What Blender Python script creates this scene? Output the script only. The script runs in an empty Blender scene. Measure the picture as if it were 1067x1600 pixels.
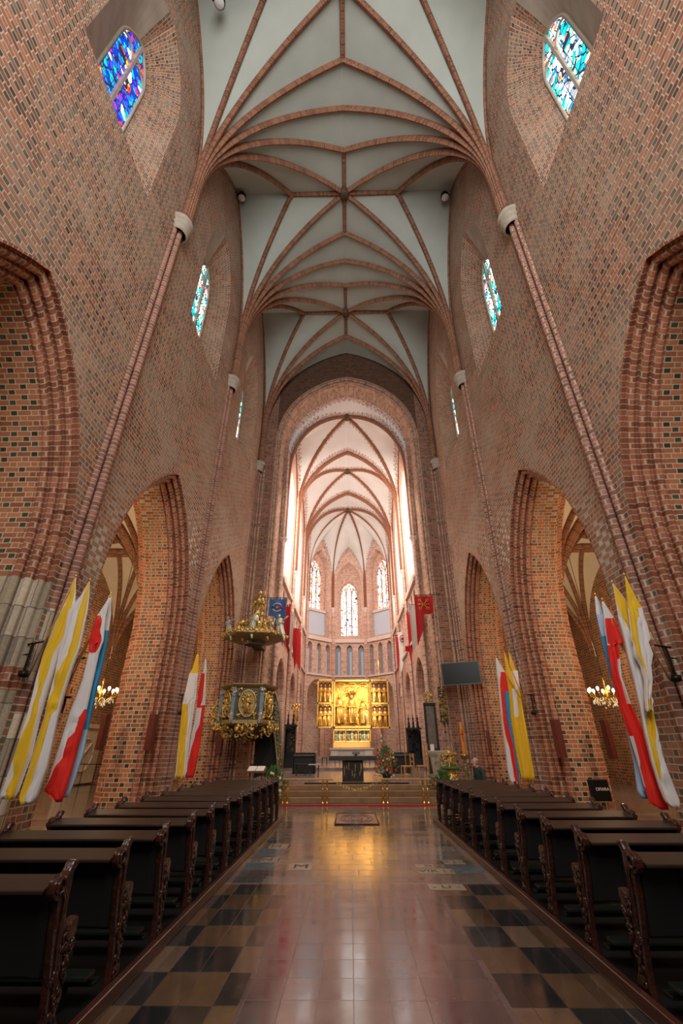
import bpy, bmesh, math, random
import numpy as np
from mathutils import Vector, Matrix, noise
random.seed(7)
PI = math.pi
SC = bpy.context.scene
COL = SC.collection

# ------------------------------------------------------------------ camera
FPX, PCX, PCY, EYE = 672.0, 533.5, 800.0, 1.7
def _n(v): return v / np.linalg.norm(v)
CY_ = _n(np.array([548 - PCX, PCY - 1167, -FPX]))
CU_ = np.array([529 - PCX, PCY + 430, -FPX]); CU_ = _n(CU_ - CY_ * CU_.dot(CY_))
CX_ = np.cross(CY_, CU_)
def _ray(px, py):
    c = np.array([px - PCX, PCY - py, -FPX])
    return np.array([c @ CX_, c @ CY_, c @ CU_])
def at(px, py, Y):
    r = _ray(px, py) * (Y / _ray(px, py)[1])
    return Vector((r[0], r[1], r[2] + EYE))
def at_x(px, py, X):
    r = _ray(px, py) * (X / _ray(px, py)[0])
    return Vector((r[0], r[1], r[2] + EYE))
def at_z(px, py, Z):
    r = _ray(px, py) * ((Z - EYE) / _ray(px, py)[2])
    return Vector((r[0], r[1], Z))
cam_d = bpy.data.cameras.new('camera')
cam = bpy.data.objects.new('camera', cam_d); COL.objects.link(cam)
cam_d.sensor_fit = 'HORIZONTAL'; cam_d.sensor_width = 24.0
cam_d.lens = FPX / 1067 * 24.0
cam_d.clip_start = 0.05; cam_d.clip_end = 300
M = Matrix(((CX_[0], CX_[1], CX_[2]), (CY_[0], CY_[1], CY_[2]), (CU_[0], CU_[1], CU_[2]))).to_4x4()
# rows of M are world axes expressed in camera axes
M.translation = (0, 0, EYE)
cam.matrix_world = M
SC.camera = cam

# ------------------------------------------------------------------ light
SC.view_settings.view_transform = 'Standard'; SC.view_settings.look = 'None'
SC.view_settings.gamma = 1; SC.view_settings.use_curve_mapping = False
SC.view_settings.exposure = 0.2
SC.cycles.max_bounces = 6; SC.cycles.diffuse_bounces = 4; SC.cycles.glossy_bounces = 3
SC.cycles.sample_clamp_indirect = 6.0; SC.cycles.sample_clamp_direct = 0
SC.cycles.use_denoising = True
SC.cycles.caustics_reflective = False; SC.cycles.caustics_refractive = False
W = bpy.data.worlds.new('World'); SC.world = W; W.use_nodes = True
W.node_tree.nodes['Background'].inputs[0].default_value = (0.80, 0.88, 1.0, 1)
W.node_tree.nodes['Background'].inputs[1].default_value = 1.0
def lamp(name, kind, loc, energy, color, size=1.0, size_y=None, target=None, spot=None, blend=.6, spread=None):
    d = bpy.data.lights.new(name, kind); d.energy = energy; d.color = color
    if kind == 'AREA':
        d.size = size
        if size_y: d.shape = 'RECTANGLE'; d.size_y = size_y
        if spread: d.spread = math.radians(spread)
    else:
        d.shadow_soft_size = size
    if kind == 'SPOT':
        d.spot_size = math.radians(spot or 60); d.spot_blend = blend
    o = bpy.data.objects.new(name, d); COL.objects.link(o); o.location = loc
    if target is not None:
        o.rotation_euler = (Vector(target) - Vector(loc)).to_track_quat('-Z', 'Y').to_euler()
    return o
WARM = (1.0, 0.72, 0.42); DAY = (1.0, 0.93, 0.86)
# daylight of the great west window behind the camera
lamp('west_window_light', 'AREA', (0, -6.6, 17), 2500, DAY, 8, 18, target=(0, 14, 21))
# aisle lamps, warm
for s in (-1, 1):
    for y, e in ((5.6, 110), (13.2, 520), (21.5, 300)):
        lamp('aisle_lamp_light', 'POINT', (s * 11.2, y, 5.6), e, WARM, 0.35)
# lights added to brighten the sanctuary and pulpit, without lamp bodies
lamp('altar_spot_light', 'SPOT', (4.0, 33.5, 12.5), 17000, (1.0, 0.86, 0.58), 0.25, target=(0.3, 43.2, 4.6), spot=26)
lamp('altar_spot_light', 'SPOT', (-2.0, 31.0, 13.5), 2600, (1.0, 0.80, 0.5), 0.25, target=(0.1, 43.2, 4.4), spot=26)
lamp('sanctuary_light', 'AREA', (0, 28.6, 20.5), 1500, (1, .86, .74), 5, 3, target=(0, 44, 9))
lamp('sanctuary_light', 'AREA', (0, 24.9, 13.0), 260, (1, .84, .68), 3, 1.0, target=(0, 21, 0))
for s in (-1, 1): lamp('ambulatory_fill_light', 'POINT', (s * 6.9, 49.4, 5.5), 170, (1.0, .82, .62), 0.3)  # unseen lamps added to brighten the brick behind the apse arches
lamp('pulpit_light', 'SPOT', (-1.0, 17.0, 12.0), 1500, (1, .85, .6), 0.2, target=(-5.2, 23.2, 4.6), spot=36)

# ------------------------------------------------------------------ object helpers
def tag(o, label=None, cat=None, group=None, kind=None):
    if label: o['label'] = label
    if cat: o['category'] = cat
    if group: o['group'] = group
    if kind: o['kind'] = kind
    return o
def thing(name, label, cat, loc=(0, 0, 0), rz=0, group=None):
    o = bpy.data.objects.new(name, None); COL.objects.link(o)
    o.location = loc; o.rotation_euler = (0, 0, rz)
    return tag(o, label, cat, group)
def kids(o): return [c for c in bpy.data.objects if c.parent == o]
def copy_tree(o, parent=None, loc=None, rz=None):
    c = o.copy(); COL.objects.link(c); c.parent = parent
    for ch in kids(o): copy_tree(ch, c)
    if loc is not None: c.location = loc
    if rz is not None: c.rotation_euler = (0, 0, rz)
    return c

class MB:
    def __init__(s): s.v = []; s.f = []; s.uv = []; s.m = []; s.sm = []
    def vert(s, p): s.v.append((p[0], p[1], p[2])); return len(s.v) - 1
    def face(s, idx, uvs=None, m=0, sm=False):
        s.f.append(tuple(idx)); s.m.append(m); s.sm.append(sm)
        if uvs is None:
            P = [Vector(s.v[i]) for i in idx]
            n = Vector((0, 0, 0))
            for i in range(len(P)):
                a, b = P[i], P[(i + 1) % len(P)]
                n += Vector(((a.y - b.y) * (a.z + b.z), (a.z - b.z) * (a.x + b.x), (a.x - b.x) * (a.y + b.y)))
            if n.length < 1e-12: n = Vector((0, 0, 1))
            n.normalize()
            if abs(n.z) > .75: uvs = [(p.x, p.y) for p in P]
            else:
                t = Vector((-n.y, n.x, 0)).normalized()
                if abs(t.x) > abs(t.y) and t.x < 0 or abs(t.y) >= abs(t.x) and t.y < 0: t = -t
                uvs = [(p.dot(t), p.z) for p in P]
        s.uv.append(uvs)
    def quad(s, a, b, c, d, uvs=None, m=0, sm=False):
        s.face([s.vert(a), s.vert(b), s.vert(c), s.vert(d)], uvs, m, sm)
    def box(s, c, d, m=0, rz=0, T=None):
        x, y, z = d[0] / 2, d[1] / 2, d[2] / 2
        R = Matrix.Rotation(rz, 3, 'Z')
        P = []
        for k in ((-1,-1,-1),(1,-1,-1),(1,1,-1),(-1,1,-1),(-1,-1,1),(1,-1,1),(1,1,1),(-1,1,1)):
            p = R @ Vector((k[0]*x, k[1]*y, k[2]*z)) + Vector(c)
            if T: p = T @ p
            P.append(s.vert(p))
        for q in ((0,3,2,1),(4,5,6,7),(0,1,5,4),(1,2,6,5),(2,3,7,6),(3,0,4,7)):
            s.face([P[i] for i in q], None, m)
    def b2(s, x0, x1, y0, y1, z0, z1, m=0):
        s.box(((x0+x1)/2, (y0+y1)/2, (z0+z1)/2), (abs(x1-x0), abs(y1-y0), abs(z1-z0)), m)
    def rings(s, R, closed=True, m=0, sm=True, cap=False, mfun=None):
        # R: list of rings (lists of points); uv = ring-around length, along length
        n = len(R[0]); ids = [[s.vert(p) for p in r] for r in R]
        al = 0
        for i in range(len(R) - 1):
            al2 = al + (Vector(R[i+1][0]) - Vector(R[i][0])).length
            ar = 0
            for j in range(n if closed else n - 1):
                k = (j + 1) % n
                ar2 = ar + (Vector(R[i][k]) - Vector(R[i][j])).length
                mm = mfun(R[i][j]) if mfun else m
                s.face([ids[i][j], ids[i][k], ids[i+1][k], ids[i+1][j]], [(ar, al), (ar2, al), (ar2, al2), (ar, al2)], mm, sm)
                ar = ar2
            al = al2
        if cap:
            s.face(list(reversed(ids[0])), None, m); s.face(ids[-1], None, m)
    def lathe(s, prof, c=(0, 0, 0), seg=16, m=0, sm=True, a0=0, a1=2*PI, fold=0, nf=8, T=None, sx=1, sy=1):
        full = abs(a1 - a0 - 2*PI) < 1e-6
        R = []
        for (r, z) in prof:
            ring = []
            for k in range(seg if full else seg + 1):
                a = a0 + (a1 - a0) * k / seg
                rr = r * (1 + fold * math.sin(a * nf + z * 3))
                p = Vector((c[0] + rr * math.cos(a) * sx, c[1] + rr * math.sin(a) * sy, c[2] + z))
                ring.append(T @ p if T else p)
            R.append(ring)
        s.rings(R, closed=full, m=m, sm=sm)
    def tube(s, pts, r, seg=8, m=0, cap=True, sm=True):
        pts = [Vector(p) for p in pts]; n = len(pts)
        rr = r if hasattr(r, '__len__') else [r] * n
        R = []; up = Vector((0, 0, 1))
        prev = None
        for i in range(n):
            t = (pts[min(i+1, n-1)] - pts[max(i-1, 0)]).normalized()
            if prev is None:
                a = up.cross(t)
                if a.length < .05: a = Vector((1, 0, 0)).cross(t)
            else: a = prev - t * prev.dot(t)
            a.normalize(); b = t.cross(a); prev = a
            R.append([pts[i] + (a * math.cos(2*PI*k/seg) + b * math.sin(2*PI*k/seg)) * rr[i] for k in range(seg)])
        s.rings(R, m=m, cap=cap, sm=sm)
    def ball(s, c, r, m=0, seg=10, sc=(1, 1, 1), rough=0):
        prof = [(max(math.sin(PI*i/(seg//2+2)), 1e-3), -math.cos(PI*i/(seg//2+2))) for i in range(seg//2+3)]
        R = []
        for (q, z) in prof:
            ring = []
            for k in range(seg):
                a = 2*PI*k/seg; f = 1 + (random.uniform(-rough, rough) if rough else 0)
                ring.append((c[0]+q*math.cos(a)*r*sc[0]*f, c[1]+q*math.sin(a)*r*sc[1]*f, c[2]+z*r*sc[2]*f))
            R.append(ring)
        s.rings(R, m=m)
    def prism(s, pts, a, b, fn, m=0):
        # pts: 2-D outline; fn(u, v, w) -> xyz ; w runs a..b
        n = len(pts)
        A = [s.vert(fn(p[0], p[1], a)) for p in pts]; B = [s.vert(fn(p[0], p[1], b)) for p in pts]
        s.face(A, None, m); s.face(list(reversed(B)), None, m)
        for i in range(n):
            j = (i + 1) % n
            s.face([A[i], B[i], B[j], A[j]], None, m)
    def build(s, name, mats, parent=None, smooth=None, bevel=0, solid=0):
        me = bpy.data.meshes.new(name); me.from_pydata(s.v, [], s.f)
        if not isinstance(mats, (list, tuple)): mats = [mats]
        for mt in mats: me.materials.append(mt)
        uvl = me.uv_layers.new(name='UVMap')
        flat = [c for q in s.uv for uv in q for c in uv]
        uvl.data.foreach_set('uv', flat)
        me.polygons.foreach_set('material_index', s.m)
        me.polygons.foreach_set('use_smooth', s.sm if smooth is None else [smooth] * len(s.f))
        me.update()
        o = bpy.data.objects.new(name, me); COL.objects.link(o); o.parent = parent
        if bevel:
            b = o.modifiers.new('bevel', 'BEVEL'); b.width = bevel; b.segments = 2; b.limit_method = 'ANGLE'
        if solid:
            b = o.modifiers.new('solidify', 'SOLIDIFY'); b.thickness = solid; b.offset = 0
        return o
def struct(name, mb, mats, **k):
    o = mb.build(name, mats, **k); o['kind'] = 'structure'; return o

# ------------------------------------------------------------------ materials
def nt(name):
    m = bpy.data.materials.new(name); m.use_nodes = True
    t = m.node_tree; return m, t, t.nodes['Principled BSDF']
def sv(b, **k):
    for n, v in k.items(): b.inputs[n.replace('_', ' ')].default_value = v
def rgb(h):
    c = [int(h[i:i+2], 16) / 255 for i in (0, 2, 4)]
    return tuple(x / 12.92 if x <= .04045 else ((x + .055) / 1.055) ** 2.4 for x in c) + (1,)
def math_n(t, op, a, b=None, c=None):
    n = t.nodes.new('ShaderNodeMath'); n.operation = op
    for i, x in enumerate((a, b, c)):
        if x is None: continue
        if isinstance(x, (int, float)): n.inputs[i].default_value = x
        else: t.links.new(x, n.inputs[i])
    return n.outputs[0]
def mix_n(t, fac, a, b, mode='MIX'):
    n = t.nodes.new('ShaderNodeMix'); n.data_type = 'RGBA'; n.blend_type = mode; n.clamp_factor = True
    for s, x in ((0, fac), (6, a), (7, b)):
        if isinstance(x, (int, float)): n.inputs[s].default_value = x
        elif isinstance(x, tuple): n.inputs[s].default_value = x
        else: t.links.new(x, n.inputs[s])
    return n.outputs[2]
def noise_n(t, scale, detail=3, vec=None, rough=.5):
    n = t.nodes.new('ShaderNodeTexNoise'); n.inputs['Scale'].default_value = scale
    n.inputs['Detail'].default_value = detail; n.inputs['Roughness'].default_value = rough
    if vec is not None: t.links.new(vec, n.inputs['Vector'])
    return n
def coord(t, out='Object'): return t.nodes.new('ShaderNodeTexCoord').outputs[out]
def ramp(t, fac, stops, const=False):
    n = t.nodes.new('ShaderNodeValToRGB'); e = n.color_ramp.elements
    if const: n.color_ramp.interpolation = 'CONSTANT'
    while len(e) > 1: e.remove(e[-1])
    e[0].position, e[0].color = stops[0][0], stops[0][1]
    for p, c in stops[1:]:
        q = e.new(p); q.color = c
    t.links.new(fac, n.inputs[0]); return n.outputs[0]
def bump(t, b, h, st=.3, dist=.02):
    n = t.nodes.new('ShaderNodeBump'); n.inputs['Strength'].default_value = st; n.inputs['Distance'].default_value = dist
    t.links.new(h, n.inputs['Height']); t.links.new(n.outputs[0], b.inputs['Normal'])

def plain(name, col, rough=.6, metal=0, var=0.0, scale=6, bumpy=0, spec=.5, emis=None, es=0):
    m, t, b = nt(name); sv(b, Roughness=rough, Metallic=metal); b.inputs['Specular IOR Level'].default_value = spec
    c = rgb(col)
    if var:
        n = noise_n(t, scale, 4, coord(t))
        lo = tuple(x * (1 - var) for x in c[:3]) + (1,); hi = tuple(min(1, x * (1 + var)) for x in c[:3]) + (1,)
        t.links.new(ramp(t, n.outputs[0], [(.3, lo), (.7, hi)]), b.inputs['Base Color'])
        if bumpy: bump(t, b, n.outputs[0], bumpy, .03)
    else: b.inputs['Base Color'].default_value = c
    if emis: b.inputs['Emission Color'].default_value = rgb(emis); b.inputs['Emission Strength'].default_value = es
    return m

def brick(name, a='A8644C', b2_='8C4A34', dark='2E332F', mortar='B8A78F', P=.50, hd=.165, ch=.137, pd=.5, mw=.018, pale=.0, stain='B7A48C', voff=0):
    m, t, bs = nt(name); sv(bs, Roughness=.85)
    uv = t.nodes.new('ShaderNodeUVMap').outputs[0]
    dn = noise_n(t, 3.0, 2, uv)
    vs = t.nodes.new('ShaderNodeVectorMath'); vs.operation = 'SCALE'; vs.inputs['Scale'].default_value = .018
    t.links.new(dn.outputs['Color'], vs.inputs[0])
    va = t.nodes.new('ShaderNodeVectorMath'); va.operation = 'ADD'; t.links.new(uv, va.inputs[0]); t.links.new(vs.outputs[0], va.inputs[1])
    sp = t.nodes.new('ShaderNodeSeparateXYZ'); t.links.new(va.outputs[0], sp.inputs[0])
    v = math_n(t, 'DIVIDE', sp.outputs[1], ch); row = math_n(t, 'FLOOR', v); fv = math_n(t, 'FRACT', v)
    off = math_n(t, 'MULTIPLY', row, .5)
    wr = t.nodes.new('ShaderNodeTexWhiteNoise'); wr.noise_dimensions = '1D'; t.links.new(row, wr.inputs['W'])
    off = math_n(t, 'ADD', off, math_n(t, 'MULTIPLY', wr.outputs['Value'], .12))
    u = math_n(t, 'ADD', math_n(t, 'DIVIDE', sp.outputs[0], P), off)
    cell = math_n(t, 'FLOOR', u); fu = math_n(t, 'FRACT', u)
    sfrac = 1 - hd / P
    hdr = math_n(t, 'GREATER_THAN', fu, sfrac)
    du = math_n(t, 'MINIMUM', math_n(t, 'MINIMUM', fu, math_n(t, 'SUBTRACT', 1.0, fu)), math_n(t, 'ABSOLUTE', math_n(t, 'SUBTRACT', fu, sfrac)))
    du = math_n(t, 'MULTIPLY', du, P)
    dv = math_n(t, 'MULTIPLY', math_n(t, 'MINIMUM', fv, math_n(t, 'SUBTRACT', 1.0, fv)), ch)
    d = math_n(t, 'MINIMUM', du, dv)
    mr = t.nodes.new('ShaderNodeMapRange'); mr.interpolation_type = 'SMOOTHSTEP'
    mr.inputs[1].default_value = mw * .35; mr.inputs[2].default_value = mw * .75
    t.links.new(d, mr.inputs[0]); isb = mr.outputs[0]
    cb = t.nodes.new('ShaderNodeCombineXYZ')
    t.links.new(math_n(t, 'ADD', math_n(t, 'MULTIPLY', cell, 2), hdr), cb.inputs[0]); t.links.new(row, cb.inputs[1])
    wn = t.nodes.new('ShaderNodeTexWhiteNoise'); wn.noise_dimensions = '2D'; t.links.new(cb.outputs[0], wn.inputs[0])
    spc = t.nodes.new('ShaderNodeSeparateColor'); t.links.new(wn.outputs['Color'], spc.inputs[0])
    bc = ramp(t, spc.outputs[0], [(0, rgb(b2_)), (.45, rgb(a)), (.8, tuple(min(1, x*1.25) for x in rgb(a)[:3]) + (1,)), (1, tuple(x*.8 for x in rgb(b2_)[:3]) + (1,))])
    isd = math_n(t, 'MULTIPLY', hdr, math_n(t, 'LESS_THAN', spc.outputs[1], pd))
    dk = mix_n(t, spc.outputs[2], rgb(dark), tuple(min(1, x*2.2) for x in rgb(dark)[:3]) + (1,))
    bc = mix_n(t, isd, bc, dk)
    gn = noise_n(t, 14, 4, uv); bc = mix_n(t, .35, bc, gn.outputs[0], 'OVERLAY')
    c = mix_n(t, isb, rgb(mortar), bc)
    if pale:
        big = noise_n(t, .45, 5, uv, .65)
        f = ramp(t, big.outputs[0], [(.42, (0, 0, 0, 1)), (.72, (pale, pale, pale, 1))])
        c = mix_n(t, f, c, rgb(stain))
    t.links.new(c, bs.inputs['Base Color'])
    r = math_n(t, 'SUBTRACT', .88, math_n(t, 'MULTIPLY', isd, .5)); t.links.new(r, bs.inputs['Roughness'])
    bump(t, bs, isb, .5, .012)
    return m

def vault_mat(name, col, scroll=None):
    m, t, b = nt(name); sv(b, Roughness=.9)
    n = noise_n(t, .8, 4, coord(t)); c0 = rgb(col)
    c = ramp(t, n.outputs[0], [(.3, tuple(x*.9 for x in c0[:3])+(1,)), (.7, c0)])
    if scroll:
        uv = t.nodes.new('ShaderNodeUVMap').outputs[0]
        sp = t.nodes.new('ShaderNodeSeparateXYZ'); t.links.new(uv, sp.inputs[0])
        d = sp.outputs[0]
        w = math_n(t, 'ABSOLUTE', math_n(t, 'SINE', math_n(t, 'MULTIPLY', sp.outputs[1], 7.5)))
        edge = math_n(t, 'ADD', .36, math_n(t, 'MULTIPLY', w, .26))
        band = math_n(t, 'LESS_THAN', d, edge)
        vo = t.nodes.new('ShaderNodeTexVoronoi'); vo.feature = 'DISTANCE_TO_EDGE'; vo.inputs['Scale'].default_value = 6.5
        t.links.new(coord(t), vo.inputs['Vector'])
        ln = math_n(t, 'LESS_THAN', vo.outputs['Distance'], .13)
        c = mix_n(t, math_n(t, 'MULTIPLY', math_n(t, 'MULTIPLY', band, ln), .8), c, rgb(scroll))
    t.links.new(c, b.inputs['Base Color'])
    return m

def stained(name, stops, strength, scale=3.2, lead=.05, white=.25, grid=(.55, .75)):
    m, t, b = nt(name); t.nodes.remove(b)
    uv = t.nodes.new('ShaderNodeUVMap').outputs[0]
    dn = noise_n(t, 1.6, 2, uv)
    va = t.nodes.new('ShaderNodeVectorMath'); va.operation = 'MULTIPLY_ADD'; t.links.new(dn.outputs['Color'], va.inputs[0])
    va.inputs[1].default_value = (.5, .5, 0); t.links.new(uv, va.inputs[2])
    v1 = t.nodes.new('ShaderNodeTexVoronoi'); v1.inputs['Scale'].default_value = scale; t.links.new(va.outputs[0], v1.inputs['Vector'])
    v2 = t.nodes.new('ShaderNodeTexVoronoi'); v2.feature = 'DISTANCE_TO_EDGE'; v2.inputs['Scale'].default_value = scale; t.links.new(va.outputs[0], v2.inputs['Vector'])
    big = noise_n(t, 1.5, 2, uv)
    sp = t.nodes.new('ShaderNodeSeparateColor'); t.links.new(v1.outputs['Color'], sp.inputs[0])
    f = math_n(t, 'ADD', math_n(t, 'MULTIPLY', sp.outputs[0], .45), math_n(t, 'MULTIPLY', math_n(t, 'SUBTRACT', big.outputs[0], .5), 1.6))
    f = math_n(t, 'ADD', f, .28)
    c = ramp(t, f, stops, True)
    c = mix_n(t, math_n(t, 'LESS_THAN', sp.outputs[1], white), c, (1, 1, 1, 1))
    s2 = t.nodes.new('ShaderNodeSeparateXYZ'); t.links.new(uv, s2.inputs[0])
    g1 = math_n(t, 'LESS_THAN', math_n(t, 'FRACT', math_n(t, 'DIVIDE', s2.outputs[0], grid[0])), .05)
    g2 = math_n(t, 'LESS_THAN', math_n(t, 'FRACT', math_n(t, 'DIVIDE', s2.outputs[1], grid[1])), .045)
    ld = math_n(t, 'MAXIMUM', math_n(t, 'LESS_THAN', v2.outputs['Distance'], lead), math_n(t, 'MAXIMUM', g1, g2))
    c = mix_n(t, ld, c, (.01, .012, .02, 1))
    e = t.nodes.new('ShaderNodeEmission'); t.links.new(c, e.inputs[0]); e.inputs[1].default_value = strength
    t.links.new(e.outputs[0], t.nodes['Material Output'].inputs[0])
    return m

B_WALL = brick('brick_wall', '9C6850', '7E4A36', mortar='BEAF98', pale=.6, pd=.66, dark='3A3D38', mw=.023, stain='AFA28E')
B_JAMB = brick('brick_jamb', 'A66C4C', '8A5238', mortar='C4B092', pd=.7, mw=.022)
B_SHAFT = brick('brick_shaft', '96685A', '7E5446', pd=0.0, P=.9, hd=.02, mortar='B8A690', mw=.022)
B_ARC = brick('brick_arcade', '9E6248', '82492F', pd=0.0, P=.9, hd=.02, mortar='B8A088', mw=.022)
B_SHAFT2 = brick('brick_arch_jamb', '8E6250', '754C3C', pd=.2, mortar='A08C78')
B_SOFF = brick('brick_soffit', 'B48E78', '9C7460', pd=.12, mortar='BCA894', dark='4A4038')
B_RIB = brick('brick_rib', '8E5E46', '764836', pd=0, P=.9, hd=.02, ch=.12, mortar='9E8066')
B_ARCH = brick('brick_arch_face', '624232', '4C3224', pd=.15, mortar='66523F', ch=.11, P=.44)
B_CHAN = brick('brick_chancel', 'CDA490', 'BC8E78', mortar='E8DACC', pd=.15, pale=.3, stain='E4D6CA', dark='6A5A54')
B_CHSH = brick('brick_chancel_shaft', 'CFA592', 'BD907C', mortar='EADCD0', pd=0, P=.9, hd=.02)
STONEB = brick('stone_blocks', 'B8AA96', 'A39580', mortar='7E7264', pd=0, P=1.1, hd=.45, ch=.62, mw=.02)
V_NAVE = vault_mat('vault_nave', 'B4BCB4')
V_CHAN = vault_mat('vault_chancel', 'DCDCDA', '9A5838')
V_AISLE = vault_mat('vault_aisle', 'D8CDB8')
STONE = plain('limestone', 'ABA092', .8, var=.12, scale=5, bumpy=.2)
PLAST2 = plain('worn_plaster', 'AFA69A', .85, var=.15, scale=1.2)
PLASTER = plain('pale_plaster', 'E0CFC6', .85, var=.06)
GREYBLUE = plain('grey_blue_panel', '8E98A8', .5)
PALEBLUE = plain('pale_blue_panel', 'C6D2E2', .7)
DARKWOOD = plain('dark_wood', '2A1813', .28, var=.25, scale=9)
S_BLUE = stained('stained_blue', [(0, rgb('0828C0')), (.3, rgb('0B8F7C')), (.42, rgb('1C4BE0')), (.6, rgb('2A12B0')), (.68, rgb('F02A18')), (.8, rgb('FF8A20')), (.9, (1, 1, 1, 1))], 3.4, white=.12, lead=.07)
S_TEAL = stained('stained_teal', [(0, rgb('0C7C88')), (.3, rgb('11A8A0')), (.45, rgb('D8F6C0')), (.58, rgb('1565A0')), (.68, rgb('F06018')), (.78, rgb('F8E8B0')), (.9, (1, 1, 1, 1))], 4.2, white=.26, lead=.07)
S_PALE = stained('stained_pale', [(0, rgb('FFE9C8')), (.35, rgb('FFD0A0')), (.55, (1, 1, 1, 1)), (.72, rgb('F0B0B8')), (.8, rgb('D8401C')), (.86, rgb('3890C0')), (.92, rgb('FFF6E6'))], 2.6, white=.45, lead=.05, scale=4)
S_MIX = stained('stained_mixed', [(0, rgb('FFD9A8')), (.3, rgb('E87848')), (.42, rgb('F2C8A0')), (.55, (1, 1, 1, 1)), (.7, rgb('D84058')), (.78, rgb('FFE8C8')), (.88, rgb('45B0B0')), (.94, rgb('FFF6E6'))], 2.6, white=.45, lead=.05, scale=4)
S_DAY = plain('daylight_glass', 'FFFFFF', emis='FFF0E4', es=6)

# ------------------------------------------------------------------ arch geometry
def pointed(w, zs, c, off, z0, na=10, nj=6):
    # outline from right foot over the apex to the left foot; (s, z)
    R = w + c - off; am = math.acos(max(-1, min(1, c / R)))
    pts = [(w - off, z0 + (zs - z0) * i / nj) for i in range(nj)]
    arc = [(-c + R * math.cos(am * i / na), zs + R * math.sin(am * i / na)) for i in range(na + 1)]
    pts += arc
    return pts + [(-p[0], p[1]) for p in reversed(pts[:-1])]
def arc_c(w, rise): return (rise * rise - w * w) / (2 * w)     # centre offset for a wanted rise
def loft_arch(mb, w, zs, rise, prof, fn, z0=0.0, m=0, mfun=None, na=10, nj=8, uscale=1):
    c = arc_c(w, rise); prev = None; ul = 0
    for k, (dep, off) in enumerate(prof):
        o = pointed(w, zs, c, off, z0, na, nj)
        L = [0]
        ref = pointed(w, zs, c, prof[-1][1], z0, na, nj)
        for i in range(1, len(ref)): L.append(L[-1] + math.dist(ref[i], ref[i-1]))
        half = len(ref) // 2
        L = [z0 + (L[i] if i <= half else 2 * L[half] - L[i]) for i in range(len(ref))]
        ids = [mb.vert(fn(p[0], p[1], dep)) for p in o]
        if prev:
            du = math.dist(prof[k], prof[k-1])
            for i in range(len(o) - 1):
                mm = mfun(o[i][0], o[i][1], dep) if mfun else m
                mb.face([prev[i], ids[i], ids[i+1], prev[i+1]], [(ul, L[i]), (ul+du, L[i]), (ul+du, L[i+1]), (ul, L[i+1])], mm, False)
            ul += du
        prev = ids
def strips(mb, s0, s1, z0, z1, holes, fn, m=0, mfun=None):
    # wall face s0..s1 x z0..z1 with holes: (centre, outline pts (s,z) from the right foot to the left foot, bottom z)
    S = {s0, s1}
    for (c, o, zb) in holes:
        for p in o: S.add(round(c + p[0], 5))
    S = sorted(x for x in S if s0 - 1e-6 <= x <= s1 + 1e-6)
    def top(o, s):
        s = abs(s); h = o[:len(o)//2 + 1]; best = None
        for i in range(len(h) - 1):
            a, b = h[i], h[i+1]
            if min(a[0], b[0]) - 1e-6 <= s <= max(a[0], b[0]) + 1e-6 and abs(a[0] - b[0]) > 1e-9:
                best = a[1] + (b[1] - a[1]) * (s - a[0]) / (b[0] - a[0])
        return best
    for a, b in zip(S[:-1], S[1:]):
        if b - a < 1e-4: continue
        mid = (a + b) / 2; segs = [(z0, z0, z1, z1)]
        for (c, o, zb) in sorted(holes, key=lambda h: h[2]):
            if abs(mid - c) < max(p[0] for p in o):
                ta, tb = top(o, a - c), top(o, b - c)
                if ta is None: ta = o[0][1] if abs(a-c) > abs(b-c) else tb
                if tb is None: tb = ta
                if ta is None: continue
                l = segs.pop()
                if zb > z0 + 1e-6: segs.append((l[0], l[1], zb, zb))
                segs.append((ta, tb, l[2], l[3]))
        for (p, q, r, t_) in segs:
            mb.quad(fn(a, p, 0), fn(b, q, 0), fn(b, t_, 0), fn(a, r, 0), [(a, p), (b, q), (b, t_), (a, r)], m if not mfun else mfun(mid, p))
def xplane(side, x0, sgn=1):   # wall running along y; depth goes away from the nave
    return lambda s, z, d: (side * (x0 + sgn * d), s, z)
def yplane(y0): return lambda s, z, d: (s, y0 + d, z)

# roll-moulded profile of the arcade, (depth, inward offset): fillet, then rolls with deep quirks between
def rolls(n, d, o, r=.085, g=.07, f=.12):
    P = [(0, 0), (.0, f*.55)]
    L = math.hypot(d, o); e = (d / L, o / L); m = (-e[1], e[0])
    s0 = f; step = (L - s0) / n
    for k in range(n):
        c = s0 + step * (k + .5); cx, co = e[0]*c + m[0]*.0, e[1]*c + m[1]*.0
        P.append((e[0]*(c - step/2) - m[0]*g, max(.01, e[1]*(c - step/2) - m[1]*g)))
        for j in range(7):
            a = PI * (1.15 - 1.3 * j / 6)
            P.append((max(0, cx + r*(math.cos(a)*e[0] + math.sin(a)*m[0])), max(.005, co + r*(math.cos(a)*e[1] + math.sin(a)*m[1]))))
    P.append((d - m[0]*g*.5, o - .04)); P.append((d + .04, o))
    return P

NW, AW, OW = 6.6, 8.7, 14.2            # nave face, aisle face, outer wall
PIERS = [-7.1, 1.2, 9.5, 17.85, 26.1]
ARCH_C = [-2.9, 5.75, 13.95, 21.95]; WIN_C = [-2.9, 5.55, 13.85, 22.1]
AWD, AZS, ARISE = 3.3, 5.4, 5.75
prof_nave = rolls(3, .66, .46)
prof_arc = prof_nave + [(1.6, .45)] + [(1.6 + .12, .40), (1.76, .34), (1.9, .30), (1.94, .16), (2.06, .10), (2.1, 0)]

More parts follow.
